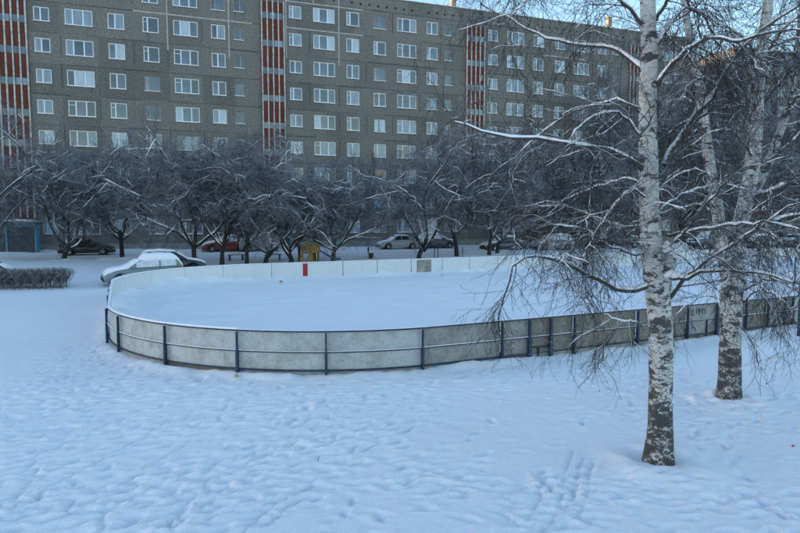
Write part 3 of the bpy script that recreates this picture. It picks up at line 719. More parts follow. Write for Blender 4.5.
# ------------------------------------------------------------------ cars
def interp(xs_, ys_, x): return float(np.interp(x, xs_, ys_))
def make_car(col, label, kind='sedan', Lc=4.3, Hc=1.45, Wc=1.72, snow=.0, frost=False, mname='car_paint', name='parked_car', group=None):
    """nose at +x; snow = depth of snow lying on bonnet, roof and boot"""
    r = empty(name, (0, 0, 0), 0, label, 'car', group)
    k = Lc / 4.3; kh = Hc / 1.45
    if kind == 'sedan':
        hx = [-2.15, -2.08, -1.5, -.95, -.2, .35, 1.05, 1.85, 2.1, 2.15]; deck = [.55, .90, .94, .92, .9, .9, .90, .76, .62, .45]
        gx = [-1.55, -.85, -.15, .25, 1.02]; gh = [.0, .47, .53, .51, .0]
    elif kind == 'wagon':
        hx = [-2.15, -2.1, -1.5, -.95, -.2, .35, 1.0, 1.8, 2.1, 2.15]; deck = [.55, .92, .94, .92, .9, .9, .91, .78, .62, .42]
        gx = [-2.08, -1.75, -.8, .15, 1.0]; gh = [.0, .47, .56, .53, .0]
    else:
        hx = [-2.1, -2.08, -1.5, -.95, -.2, .35, 1.0, 1.85, 2.08, 2.12]; deck = [.6, 1.02, 1.04, 1.03, 1.0, 1.0, 1.0, .93, .75, .5]
        gx = [-2.07, -1.92, -.8, .2, .82]; gh = [.0, .62, .70, .66, .0]
    hx = [x * k for x in hx]; gx = [x * k for x in gx]; deck = [z * kh for z in deck]; gh = [z * kh for z in gh]
    hw = Wc / 2; W1 = 1.28 * k; R = .31 * (1.12 if kind == 'suv' else 1)
    gnd = .20 if kind != 'suv' else .26
    X_ = sorted(set([round(x, 3) for x in np.linspace(-2.12 * k, 2.12 * k, 49)]))
    rings = []
    for x in X_:
        z1 = interp(hx, deck, x); taper = 1 - .13 * (abs(x) / (2.15 * k)) ** 4; h = hw * taper
        zb = gnd
        for wx in (-W1, W1):
            if abs(x - wx) < R + .04: zb = max(zb, .30 + math.sqrt(max(0, (R + .05) ** 2 - (x - wx) ** 2)) - .02)
        zb = min(zb, z1 - .12)
        zm = (zb + z1) / 2
        half = [(h * .90, zb), (h * 1.0, lerp(zb, z1, .35)), (h * .995, lerp(zb, z1, .62)), (h * .95, lerp(zb, z1, .90)), (h * .86, z1), (h * .45, z1 + .025)]
        rings.append([(x, y, z) for y, z in half] + [(x, -y, z) for y, z in reversed(half)])
    bm_ = MB(); bm_.loft(rings)
    # greenhouse
    gr = []
    for x in np.linspace(gx[0], gx[-1], 25):
        z0 = interp(hx, deck, x) - .03; g = interp(gx, gh, x) + .02; f_ = g / max(gh)
        half = [(hw * .87, z0), (lerp(hw * .87, hw * .74, min(1, f_ * .6)), z0 + g * .55), (lerp(hw * .87, hw * .70, f_), z0 + g * .93), (hw * .60 * (.3 + .7 * f_) , z0 + g), (hw * .3, z0 + g + .02 * f_)]
        gr.append([(x, y, z) for y, z in half] + [(x, -y, z) for y, z in reversed(half)])
    bm_.loft(gr); bm_.build('body', paint(mname, col), r)
    gmat = M['frostglass'] if frost else M['carglass']
    # side windows follow the greenhouse side, 8 mm proud
    for s_ in (1, -1):
        spans = [(gx[1] * .96, gx[2] - .04 * k), (gx[2] + .04 * k, gx[3] + .30 * k)] if kind != 'sedan' else [(gx[1] - .1 * k, gx[2] - .05), (gx[2] + .04, gx[3] + .28 * k)]
        for a, b2 in spans:
            wm = MB(); rr = []
            for x in np.linspace(a, b2, 6):
                z0 = interp(hx, deck, x) - .03; g = interp(gx, gh, x) + .02; f_ = g / max(gh)
                y0 = hw * .87; y1 = lerp(hw * .87, hw * .74, min(1, f_ * .6)); y2 = lerp(hw * .87, hw * .70, f_)
                pa = (y0 + (y1 - y0) * .2, z0 + g * .11 + .03); pb = (y1, z0 + g * .55); pc = (y1 + (y2 - y1) * .85, z0 + g * .86)
                rr.append([(x, s_ * (p[0] + .009), p[1]) for p in (pa, pb, pc)])
            wm.loft(rr, closed=False, cap=False); wm.build('side_window', gmat, r)
    for nm, a, b2 in (('windscreen', gx[3] + .08 * k, gx[4] - .06 * k), ('rear_window', gx[1] - .05 * k, gx[0] + .05 * k)):
        wm = MB(); rr = []
        for t in (0, .5, 1):
            x = lerp(a, b2, t); z0 = interp(hx, deck, x) - .03; g = interp(gx, gh, x) + .02; f_ = g / max(gh)
            yh = hw * .60 * (.3 + .7 * f_) * (1 + .25 * (1 - f_)); zz = z0 + g + .028
            sg = 1 if nm == 'windscreen' else -1
            rr.append([(x + sg * .012, -yh, zz), (x + sg * .012, 0, zz + .012), (x + sg * .012, yh, zz)])
        wm.loft(rr, closed=False, cap=False); wm.build(nm, gmat, r)
    for sx in (1, -1):
        for s_ in (1, -1):
            tm = MB(); prof = [(0, R * .62), (.02, R * .95), (.06, R), (.16, R), (.19, R * .92), (.20, R * .6)]
            y0 = s_ * (hw - .215)
            tm.loft([[(sx * W1 + rr_ * math.cos(a), y0 + s_ * d, .30 + rr_ * math.sin(a)) for a in [2 * PI * i / 18 for i in range(18)]] for d, rr_ in prof])
            tm.build('tyre', M['tyre'], r)
            rm = MB(); rm.loft([[(sx * W1 + rr_ * math.cos(a), y0 + s_ * d, .30 + rr_ * math.sin(a)) for a in [2 * PI * i / 18 for i in range(18)]] for d, rr_ in [(.1, R * .55), (.203, R * .6), (.198, R * .5), (.207, R * .2)]])
            rm.build('rim', M['rim'], r)
    z_l = interp(hx, deck, 2.05 * k) * .93; zt = interp(hx, deck, -2.0 * k) * .86
    for s_ in (1, -1):
        lm = MB(); lm.box(2.0 * k, 2.135 * k, min(s_ * hw * .5, s_ * hw * .8), max(s_ * hw * .5, s_ * hw * .8), z_l - .14, z_l - .01); lm.build('headlight', M['lamp'], r)
        lm = MB(); lm.box(-2.14 * k, -2.04 * k, min(s_ * hw * .6, s_ * hw * .85), max(s_ * hw * .6, s_ * hw * .85), zt - (.32 if kind != 'sedan' else .16), zt); lm.build('tail_light', M['tail'], r)
        mm = MB(); mx = gx[3] + .42 * k; mz = interp(hx, deck, mx) + .10; yy = s_ * hw * .87
        mm.loft([[(mx + dx * .06, yy + s_ * t * .2, mz + dz * .07 + .01) for dx, dz in ((1, -.7), (1, .5), (.2, 1), (-1, .8), (-1, -.8), (.2, -1))] for t in (0, .5, 1)]); mm.build('mirror', paint(mname, col), r)
    for x0, x1, nm in ((2.05 * k, 2.165 * k, 'bumper'), (-2.165 * k, -2.05 * k, 'bumper')):
        pm = MB(); pm.box(x0, x1, -hw * .84, hw * .84, gnd + .03, gnd + .24); pm.build(nm, M['plastic'], r)
    if snow:
        drape = .24 if snow > .25 else .0
        def blanket(xa, xb, zf, yf, th, name='snow'):
            sm = MB(); rr = []; n_ = 16; sr_ = random.Random(int(abs(xa * 100)))
            for i in range(n_ + 1):
                x = lerp(xa, xb, i / n_); e = min(1, min(i, n_ - i) / 2.2) ** .5; z = zf(x); y = yf(x) * (.93 + .07 * e); q_ = th * e * sr_.uniform(.88, 1.1)
                rr.append([(x, y * (1.0 + drape * .5), z - .03 - drape), (x, y * (1.005 + drape * .2), z + q_ * .45), (x, y * .92, z + q_ * .85), (x, y * .5, z + q_ * 1.1), (x, 0, z + q_ * 1.15), (x, -y * .5, z + q_ * 1.08), (x, -y * .92, z + q_ * .85), (x, -y * (1.005 + drape * .2), z + q_ * .45), (x, -y * (1.0 + drape * .5), z - .03 - drape)])
            sm.loft(rr); sm.build(name, M['snowcap'], r)
        zr = lambda x: interp(hx, deck, x) - .03 + interp(gx, gh, x) + .02
        blanket(gx[1] - .12 * k, gx[3] + .1 * k, zr, lambda x: hw * .68, snow)
        dr0 = drape; drape *= .25
        blanket(gx[3] + .05 * k, 2.1 * k, lambda x: max(zr(x) if x < gx[4] else 0, interp(hx, deck, x)) , lambda x: hw * lerp(.66, .88, min(1, max(0, (x - gx[3]) / (gx[4] - gx[3])))), min(snow * .8, .15))
        drape = dr0
        if kind == 'sedan': blanket(-2.1 * k, gx[0] + .25 * k, lambda x: max(interp(hx, deck, x), zr(x) if x > gx[0] else 0), lambda x: hw * .86, snow * .8)
        else: blanket(gx[0] - .02, gx[1] + .05, zr, lambda x: hw * .66, snow * .7)
    return r
def park(car, px, py, ang, guess=.95, dz=0):
    p = GG(px, py, guess); car.location = (p[0], p[1], p[2] - .03 + dz); car.rotation_euler = (0, 0, ang); return p
SV = (.30, .32, .33)
# the snowed-in estate by the boards: nose left and towards the camera
cw = make_car((.22, .25, .25), 'grey estate car under thick snow, parked beside the rink corner', 'wagon', 4.5, 1.5, 1.75, .27, True, 'grey_green_paint')
pn = np.array([-17.5, 34.5]); pr = np.array([-13.5, 36.9]); dv = pn - pr; cw_c = (pn + pr) / 2
cw.location = (cw_c[0] + .1, cw_c[1], gz(*cw_c) + .06); cw.rotation_euler = (0, 0, math.atan2(dv[1], dv[0]))
parkv0 = 1
FR = FA                                      # nose to the right, along the building
def parkv(car, px, v, ang, dz=0):            # on the line v (distance from the camera square to the facade), seen at px
    r = ray(px, 240)[:2]; p = r * (v / np.dot(r, FN)); car.location = (p[0], p[1], gz(*p) - .03 + dz); car.rotation_euler = (0, 0, ang)
parkv(make_car((.015, .018, .022), 'black hatchback parked under the forked tree, tail lamp showing', 'wagon', 4.2, 1.45, 1.7, .0, False, 'black_paint'), 87, 56.4, FR)
parkv(make_car((.02, .02, .025), 'black car with snow on its bonnet, behind the clipped hedge', 'sedan', 4.2, 1.32, 1.7, .07, False, 'dark_paint'), -9, 40.5, FR + .05)
parkv(make_car((.015, .017, .02), 'black car with a snowed roof, directly behind the grey snow-covered estate', 'wagon', 4.3, 1.5, 1.7, .10, False, 'jet_paint'), 172, 42.6, FR)
parkv(make_car((.16, .015, .02), 'dark red car with snowy roof, left of the silver van', 'sedan', 4.3, 1.45, 1.7, .18, True, 'dark_red_paint'), 226, 57.5, FR + PI)
parkv(make_car(SV, 'silver van parked before the teal porch', 'suv', 4.0, 1.85, 1.7, .08, False, 'silver_paint', name='parked_van'), 260, 57.2, FR + PI)
parkv(make_car((.34, .36, .38), 'white saloon behind the leaning dark trunk', 'sedan', 4.3, 1.46, 1.72, .06, False, 'white_paint'), 398, 57.0, FR + PI)
parkv(make_car((.06, .07, .08), 'dark hatchback under snow, right of the white saloon', 'wagon', 4.1, 1.5, 1.7, .16, True, 'slate_paint'), 436, 57.2, FR)
parkv(make_car((.025, .03, .04), 'dark saloon with snowed roof, behind two thin trunks', 'sedan', 4.4, 1.45, 1.72, .16, False, 'navy_paint'), 503, 51.5, FR + PI)
parkv(make_car((.28, .30, .32), 'pale estate car half hidden by the drooping birch branch', 'wagon', 4.3, 1.5, 1.72, .15, True, 'pale_grey_paint'), 552, 50.5, FR + PI)
parkv(make_car((.03, .035, .045), 'dark off-roader with snow on its roof, left of the near birch', 'suv', 4.3, 1.75, 1.8, .13, False, 'midnight_paint'), 619, 50.5, FR)
parkv(make_car((.07, .095, .13), 'grey off-roader between the two birch trunks', 'suv', 4.4, 1.75, 1.8, .14, False, 'steel_paint'), 708, 48.5, FR + PI)
parkv(make_car((.04, .05, .06), 'dark hatchback with snow, just right of the forked birch', 'wagon', 4.1, 1.5, 1.7, .16, False, 'graphite_paint'), 764, 47.5, FR)
parkv(make_car((.03, .035, .05), 'dark saloon farthest right, at the picture edge', 'sedan', 4.3, 1.45, 1.7, .15, False, 'blue_black_paint'), 797, 48.5, FR)

# ------------------------------------------------------------------ playground, benches, posts
def place_v(px, v):
    r = ray(px, 250)[:2]; p = r * (v / np.dot(r, FN)); return p[0], p[1], gz(*p)
x, y, z = place_v(308, 45.5)
pg = empty('play_tower', (x, y, z), FA, 'yellow play tower with red arches and a blue slide behind the far boards', 'play tower')
for a, b_ in ((-.75, -.5), (.75, -.5), (-.75, .5), (.75, .5)):
    mb = MB(); mb.tube([(a, b_, -.2), (a, b_, 2.1)], .05, 8); mb.build('post', M['navy'], pg)
def archpanel(x0, x1, y, z0, z1, name, rr):
    mb = MB(); n_ = 10; cx = (x0 + x1) / 2; w = (x1 - x0) / 2
    out = [(x0, z0), (x0, z1 - w * .4)] + [(cx - w * math.cos(PI * k / n_), z1 - w * .4 + w * .4 * math.sin(PI * k / n_)) for k in range(1, n_)] + [(x1, z1 - w * .4), (x1, z0)]
    inn = [(cx - rr, z0), (cx - rr, z0 + (z1 - z0) * .45)] + [(cx - rr * math.cos(PI * k / n_), z0 + (z1 - z0) * .45 + rr * math.sin(PI * k / n_)) for k in range(1, n_)] + [(cx + rr, z0 + (z1 - z0) * .45), (cx + rr, z0)]
    for yy in (y, y + .04):
        vs = [(a, yy, b2) for a, b2 in out] + [(a, yy, b2) for a, b2 in inn]; m_ = len(out)
        mb.add(vs, [(i, i + 1, m_ + i + 1, m_ + i) for i in range(m_ - 1)])
    vs = [(a, y, b2) for a, b2 in out] + [(a, y + .04, b2) for a, b2 in out]; m_ = len(out); mb.add(vs, [(i, i + 1, m_ + i + 1, m_ + i) for i in range(m_ - 1)])
    mb.build(name, M['yellow'], pg)
archpanel(-.78, .10, -.56, .0, 1.75, 'side_panel', .22); archpanel(.14, .95, -.56, -.1, 1.70, 'side_panel', .24); archpanel(-.78, .78, .54, .1, 1.6, 'side_panel', .3)
mb = MB(); mb.box(-.74, .74, -.5, .5, .78, .84); mb.build('platform', M['wood'], pg)
mb = MB()
for y_ in (-.45, .45):
    mb = MB(); mb.tube([(-.62 * math.cos(PI * k / 8) * 1.1, y_, 1.95 + .62 * math.sin(PI * k / 8)) for k in range(9)], .055, 8); mb.build('arch', M['redpaint'], pg)
mb = MB(); rr = []
for t, (sx, sz) in enumerate([(.76, .95), (1.0, .92), (1.5, .62), (2.0, .33), (2.4, .17), (2.85, .14)]): rr.append([(sx, -.30, sz + .16), (sx, -.26, sz), (sx, .26, sz), (sx, .30, sz + .16), (sx, .26, sz + .03), (sx, -.26, sz + .03)])
mb.loft(rr); mb.build('slide', M['slideblue'], pg)
mb = MB(); rr = []
for t in range(7): rr.append([(-.7 + 1.4 * t / 6, y_, .845 + .12 * math.sin(PI * (i + .5) / 5) * (.7 + .3 * math.sin(t * 2))) for i, y_ in enumerate((-.45, -.2, 0, .2, .45))])
mb.loft([r_ + [(r_[0][0], .45, .843), (r_[0][0], -.45, .843)] for r_ in rr]); mb.build('snow', M['snowcap'], pg)
def bench(px, v, label, back=False, ang=0):
    x, y, z = place_v(px, v); r = empty('park_bench', (x, y, z), FA + ang, label, 'bench')
    mb = MB(); mb.box(-.65, .65, -.18, .18, .40, .45); mb.build('seat', M['wood'], r)
    for a in (-.5, .5):
        mb = MB(); mb.box(a - .04, a + .04, -.16, .16, -.1, .398); mb.build('leg', M['wood'], r)
    if back:
        mb = MB(); mb.box(-.65, .65, .20, .24, .5, .9); mb.box(-.5, -.44, .184, .2, .3, .88); mb.box(.44, .5, .184, .2, .3, .88); mb.build('backrest', M['wood'], r)
    mb = MB(); mb.loft([[(x_, -.17, .452), (x_, -.1, .452 + .10 * e), (x_, .08, .452 + .12 * e), (x_, .17, .452)] for x_, e in ((-.63, .3), (-.4, 1), (0, 1.1), (.4, .95), (.63, .3))]); mb.build('snow', M['snowcap'], r)
bench(236, 47.5, 'snowy dark bench between two fruit tree trunks', False, .2)
bench(273, 47.0, 'low snowy bench left of the yellow play tower', False)
bench(371, 47, 'bench with its dark back seen end-on, right of the slide', True, 1.2)
def post(px, v, h, label, group=None, r=.04, mt='navy'):
    x, y, z = place_v(px, v); mb = MB(); mb.tube([(0, 0, -.3), (0, 0, h)], r, 10); mb.tube([(0, 0, h), (0, 0, h + .05)], [r * 1.5, r * .8], 10); o = mb.build('metal_post', M[mt]); o.location = (x, y, z); return tag(o, label, 'post', group)
post(434.5, 46, .85, 'left of two short posts before the dark hatchback', 'short posts behind the far boards'); post(438, 46, 1.1, 'right of two short posts before the dark hatchback', 'short posts behind the far boards')
post(462.5, 46.2, .8, 'short post right of the fruit tree behind the boards', 'short posts behind the far boards')
post(485, 55, 1.7, 'bright blue post among dark cars', None, .06, 'slideblue')
p = R2W(21.9, RW0 - 1.15); p = G(798.6, 336, 0)[:2]
mb = MB(); mb.tube([(0, 0, -.3), (0, 0, 2.0)], .055, 10); mb.tube([(0, 0, 2.0), (0, 0, 2.04)], [.06, .045], 10); o = mb.build('steel_pole', M['navy']); o.location = (p[0], p[1], 0); tag(o, 'navy steel pole in front of the boards at the right edge', 'pole')

# scraps on the snow
def scrap(name, mt, loc, s, label, cat, seed):
    r_ = random.Random(seed); mb = MB(); n_ = 9
    rings = [[(loc[0] + s * (1 - abs(t - 1) * .6) * (1 + r_.uniform(-.35, .35)) * math.cos(2 * PI * k / n_), loc[1] + s * .8 * (1 - abs(t - 1) * .6) * (1 + r_.uniform(-.35, .35)) * math.sin(2 * PI * k / n_), loc[2] + s * .55 * t + r_.uniform(-.1, .1) * s) for k in range(n_)] for t in (-.3, .5, 1.2, 1.7)]
    mb.loft(rings, sm=False); tag(mb.build(name, M[mt]), label, cat)
p = GG(237, 376, 0); scrap('crumpled_wrapper', 'lime', (p[0], p[1] - .05, p[2]), .06, 'crumpled lime yellow wrapper at the foot of the boards', 'litter', 1)
p = G(281, 282.3, .28); scrap('orange_scrap', 'orange', p, .11, 'orange scrap on the rink snow by the red stripe', 'litter', 2)
p = G(442, 275.5, .28); scrap('orange_scrap', 'orange', p, .07, 'small orange scrap under the stained board', 'litter', 3)
p = GG(112, 284, .5); scrap('brown_scrap', 'brown', p, .26, 'brown lump on the snowbank before the snowed-in estate', 'litter', 4)
p = GG(793, 446.5, 0); scrap('red_scrap', 'redpaint', p, .028, 'tiny red scrap lying on snow at the right edge', 'litter', 5)

# ------------------------------------------------------------------ vegetation
rs = np.random.RandomState(4)
def norm(a): return a / (np.linalg.norm(a, axis=-1, keepdims=True) + 1e-9)
def tubes(P, R, sides):
    """P (m,n,3), R (m,n) -> verts, quads"""
    m_, n_, _ = P.shape
    T = np.empty_like(P); T[:, 1:-1] = P[:, 2:] - P[:, :-2]; T[:, 0] = P[:, 1] - P[:, 0]; T[:, -1] = P[:, -1] - P[:, -2]; T = norm(T)
    ref = np.where(np.abs(T[:, :1, 2:3]) > .85, np.array([1., 0, 0]), np.array([0, 0, 1.])) * np.ones_like(P)
    U = norm(np.cross(T, ref)); W = np.cross(U, T)
    a = np.arange(sides) * 2 * PI / sides + PI / 2
    V = P[:, :, None] + R[:, :, None, None] * (np.cos(a)[None, None, :, None] * U[:, :, None] + np.sin(a)[None, None, :, None] * W[:, :, None])
    base = (np.arange(m_)[:, None, None] * n_ + np.arange(n_ - 1)[None, :, None]) * sides
    k = np.arange(sides)[None, None]; k2 = (k + 1) % sides
    Q = np.stack([base + k2, base + k, base + k + sides, base + k2 + sides], -1).reshape(-1, 4)
    return V.reshape(-1, 3), Q
class TM:
    def __init__(s): s.V = []; s.Q = []; s.n = 0
    def add(s, P, R, sides):
        if len(P) == 0: return
        V, Q = tubes(np.asarray(P, float), np.asarray(R, float), sides); s.V.append(V); s.Q.append(Q + s.n); s.n += len(V)
    def build(s, name, mt, parent): return mesh_np(name, np.concatenate(s.V), np.concatenate(s.Q), mt, parent)
def resample(pts, rad, n):
    pts = np.asarray(pts, float); s = np.concatenate([[0], np.cumsum(np.linalg.norm(np.diff(pts, axis=0), axis=1))]); s /= s[-1]
    # smooth through the control points (Catmull-Rom)
    t = np.linspace(0, 1, n); out = np.empty((n, 3))
    for i, x in enumerate(t):
        k = min(max(np.searchsorted(s, x) - 1, 0), len(pts) - 2); f = (x - s[k]) / (s[k + 1] - s[k])
        p0, p1, p2, p3 = pts[max(k - 1, 0)], pts[k], pts[k + 1], pts[min(k + 2, len(pts) - 1)]
        out[i] = .5 * ((2 * p1) + (p2 - p0) * f + (2 * p0 - 5 * p1 + 4 * p2 - p3) * f * f + (3 * p1 - p0 - 3 * p2 + p3) * f ** 3)
    return out, np.interp(t, s, rad)
def spawn(P, R, k, n, lmin, lmax, spread, up, droop, wig, rs_, rmin, tmin=.2, rf=.55, taperlen=.5, flat=0):
    """k children per parent; returns P2 (m*k,n,3), R2"""
    m_, n0, _ = P.shape
    t = tmin + (1 - tmin) * ((np.arange(k)[None] + rs.rand(m_, k)) / k); t = np.clip(t, 0, .999)
    f = t * (n0 - 1); i = f.astype(int); fr_ = (f - i)[..., None]; mi = np.arange(m_)[:, None]
    p0 = P[mi, i] * (1 - fr_) + P[mi, i + 1] * fr_; tan = norm(P[mi, i + 1] - P[mi, i])
    r0 = R[mi, i] * (1 - fr_[..., 0]) + R[mi, i + 1] * fr_[..., 0]
    rd = rs.randn(m_, k, 3); rd[..., 2] *= (1 - flat); rd -= (rd * tan).sum(-1, keepdims=True) * tan; rd = norm(rd)
    sp = spread * (.7 + .6 * rs.rand(m_, k, 1))
    d = norm(tan * np.cos(sp) + rd * np.sin(sp) + np.array([0, 0, up]))
    Lg = (lmin + (lmax - lmin) * rs.rand(m_, k)) * (1 - taperlen * t)
    st = (Lg / (n - 1))[..., None]
    out = [p0]; dd = d
    for j in range(1, n):
        dd = norm(dd + rs.randn(m_, k, 3) * wig + np.array([0, 0, -droop]) * (1 if np.isscalar(droop) else 1))
        out.append(out[-1] + dd * st)
    P2 = np.stack(out, 2).reshape(m_ * k, n, 3)
    rr0 = np.maximum(r0 * rf, rmin * 1.4).reshape(-1, 1); R2 = rr0 * np.linspace(1, .35, n)[None]; R2 = np.maximum(R2, rmin)
    return P2, R2
def snow_on(P, R, kk=.75, lift=.72, minz=.0, lim=.80):
    """snow lying along the upper side of branches that are not too steep: split to runs"""
    segs = []
    for p, r in zip(P, R):
        t = norm(p[1:] - p[:-1]); ok = np.abs(t[:, 2]) < lim
        i = 0
        while i < len(ok):
            if ok[i] and rs.rand() < .93:
                j = i
                while j < len(ok) and ok[j] and rs.rand() < .95: j += 1
                if j > i: segs.append((p[i:j + 1], r[i:j + 1]))
                i = j + 1
            else: i += 1
    return segs
def add_snow(tm, P, R, kk=.8, lift=.6, extra=.012, lim=.8, sides=6):
    for p, r in snow_on(P, R, lim=lim):
        rr = (r * kk + extra * .5) * (.85 + .3 * rs.rand(len(r))); rr[0] *= .3; rr[-1] *= .3
        rr *= (.8 + .45 * rs.rand(len(r)))
        q_ = p + np.array([0, 0, 1.]) * (r * lift + extra * .5)[:, None]
        tm.add(q_[None], rr[None], sides)

# ---- fruit trees behind the rink
def make_fruit(seed, H=6.5, spread=4.2, limbs=5, lean=.2, trunk_h=1.1):
    global rs
    rs = np.random.RandomState(seed)
    a = rs.rand() * 6.28
    tp = [np.array([0, 0, -.3]), np.array([lean * .3 * math.cos(a), lean * .3 * math.sin(a), trunk_h * .5]), np.array([lean * math.cos(a), lean * math.sin(a), trunk_h])]
    P0, R0 = resample(tp, [.22, .16, .15], 8)
    Ls = []; Rs = []
    for k in range(limbs):
        az = 2 * PI * (k + rs.rand() * .7) / limbs; out = spread * (.55 + .5 * rs.rand()); h = H * (.62 + .38 * rs.rand())
        st = P0[-1] - np.array([0, 0, rs.rand() * trunk_h * .35])
        e = np.array([math.cos(az), math.sin(az), 0])
        s3 = np.array([.4, .4, .28]); bow = .75 + .5 * rs.rand(); pts = [st, st + e * out * .25 + [0, 0, (h - trunk_h) * .22 * bow] + rs.randn(3) * s3 * .5, st + e * out * .5 + [0, 0, (h - trunk_h) * .55 * bow] + rs.randn(3) * s3, st + e * out * .72 + [0, 0, (h - trunk_h) * .78] + rs.randn(3) * s3 * 1.2, st + e * out * 1.0 + [0, 0, (h - trunk_h) * (.8 + .2 * rs.rand())] + rs.randn(3) * s3]
        p, r = resample(pts, [.095, .075, .055, .036, .016], 18); p[1:] += np.cumsum(rs.randn(17, 3) * .035, 0); Ls.append(p); Rs.append(r)
    P1, R1 = np.array(Ls), np.array(Rs)
    P2, R2 = spawn(P1, R1, 11, 10, 1.3, 3.4, 1.0, .22, .03, .2, rs, .011, .22, .55, .35)
    P3, R3 = spawn(P2, R2, 9, 6, .7, 1.6, .85, .08, .03, .17, rs, .008, .12, .5, .4)
    P4, R4 = spawn(P3, R3, 7, 4, .4, 1.0, .8, .05, .03, .17, rs, .0068, .1, .6, .3)
    P5, R5 = spawn(P4, R4, 2, 3, .25, .5, .7, .05, .06, .17, rs, .0058, .1, .8, .3)
    tr = TM(); tr.add(P0[None], R0[None], 10); tr.add(P1, R1, 8); tr.add(P2, R2, 5)
    cr = TM(); cr.add(P3, R3, 4); cr.add(P4, R4, 3); cr.add(P5, R5, 3)
    sn = TM(); add_snow(sn, P1, R1, .72, .6, .026, .9, 6); add_snow(sn, P2, R2, .85, .7, .015, .75, 5)
    k3 = rs.rand(len(P3)) < .22; add_snow(sn, P3[k3], R3[k3], 1.0, .8, .016, .7, 4)
    r = empty('fruit_tree'); tr.build('trunk', M['ftrunk'], r); cr.build('crown', M['ftwig'], r); tag(sn.build('snow', M['snowcap'], r), kind='stuff')
    return r
protos = [make_fruit(101, 7.8, 5.0, 7, .35), make_fruit(202, 6.9, 5.2, 6, .6, .8), make_fruit(303, 8.4, 4.4, 6, .3, 1.6), make_fruit(404, 7.2, 5.4, 7, .45, .7), make_fruit(505, 9.4, 4.0, 6, .3, 2.0)]
used = set()
def plant(pi, px, v, s, rz, label):
    x, y, z = place_v(px, v)
    if pi in used: o = copy_tree(protos[pi])
    else: o = protos[pi]; used.add(pi)
    o.location = (x, y, z - .02); o.rotation_euler = (0, 0, rz); vz = 1.13 * (.9 + .34 * random.Random(label).random()); o.scale = (s * 1.03, s * 1.03, s * vz); tag(o, label, 'tree', 'snow dusted trees between the rink and the building')
FTREES = [
 (1, -22, 50.5, 1.02, 0.4, 'snow dusted tree cut off by the left picture edge'),
 (3, 63, 50.8, 1.0, 2.1, 'forked low tree in front of the black hatchback'),
 (4, 122, 52.0, .92, 3.3, 'slim tree standing between the black hatchback and the snowed-in estate'),
 (0, 194, 45.2, 1.02, 5.0, 'broad white limbed tree right behind the snowed-in estate'),
 (2, 221.5, 44.8, .88, 0.8, 'thin dark trunk left of the first bench'),
 (4, 246.5, 45.0, .80, 2.4, 'thin dark trunk right of the first bench'),
 (1, 265, 45.4, .98, 4.1, 'tree with a bent snowy limb beside the second bench'),
 (3, 292, 44.6, 1.02, 0.2, 'multi-limbed tree standing at the left of the yellow tower'),
 (0, 333, 44.7, .98, 1.9, 'tree at the foot of the blue slide'),
 (1, 418, 44.6, 1.05, 5.6, 'tree with a long leaning limb before the white saloon'),
 (2, 457, 46.8, 1.02, 4.4, 'thick trunked tree right of the stained board'),
 (4, 489, 47.2, .9, 0.9, 'left one of two close trunks before the dark saloon'),
 (0, 497, 48.5, .95, 3.0, 'right one of two close trunks before the dark saloon'),
 (3, 566, 55.5, 1.42, 1.2, 'tree behind the drooping birch branch tip'),
 (1, 600, 57.0, 1.50, 3.8, 'back row tree left of the dark off-roader'),
 (4, 645, 57.5, 1.76, 5.2, 'back row tree hidden partly by the near birch trunk'),
 (0, 683, 57.0, 1.84, 0.5, 'back row tree between the two birches'),
 (2, 740, 59.0, 1.92, 2.2, 'back row tree behind the forked birch'),
 (3, 782, 60.0, 1.95, 4.0, 'back row tree near the right picture edge'),
 (4, 815, 60.0, 1.88, 1.0, 'back row tree cut off by the right picture edge'),
 (0, 532, 57.0, 1.42, 4.9, 'back row tree behind the pale estate car')]
for a in FTREES: plant(*a)

# ---- hedge
rs = np.random.RandomState(9)
hp0, hp1 = GG(-40, 289, .4), GG(69, 285.5, .4)
hd = empty('clipped_hedge', tuple(hp0), math.atan2(hp1[1] - hp0[1], hp1[0] - hp0[0]), 'low clipped leafless hedge with snow, before the black car at left', 'hedge')
hl = float(np.linalg.norm(hp1[:2] - hp0[:2]))
nst = 300; bx = rs.rand(nst) * hl; by = rs.randn(nst) * .28; st_ = np.stack([bx, by, np.full(nst, -.15)], -1)
dirs = norm(np.stack([rs.randn(nst) * .25 + .08, rs.randn(nst) * .25, np.ones(nst)], -1)); hh = .85 + .3 * rs.rand(nst)
Ph = np.stack([st_ + dirs * (hh * t)[:, None] + rs.randn(nst, 3) * .03 * t for t in np.linspace(0, 1, 5)], 1); Rh = np.tile(np.linspace(.013, .006, 5), (nst, 1))
Ph2, Rh2 = spawn(Ph, Rh, 9, 4, .25, .5, .6, .35, 0, .12, rs, .005, .25, .6, .3); Ph3, Rh3 = spawn(Ph2, Rh2, 4, 3, .12, .28, .6, .3, 0, .15, rs, .0045, .2, .7, .3)
for arr in (Ph2, Ph3): arr[..., 2] = np.minimum(arr[..., 2], .98 + rs.rand(*arr.shape[:2]) * .12)
tm = TM(); tm.add(Ph, Rh, 4); tm.build('stems', M['hedge'], hd); tm = TM(); tm.add(Ph2, Rh2, 3); tm.add(Ph3, Rh3, 3); tm.build('twigs', M['hedge'], hd)

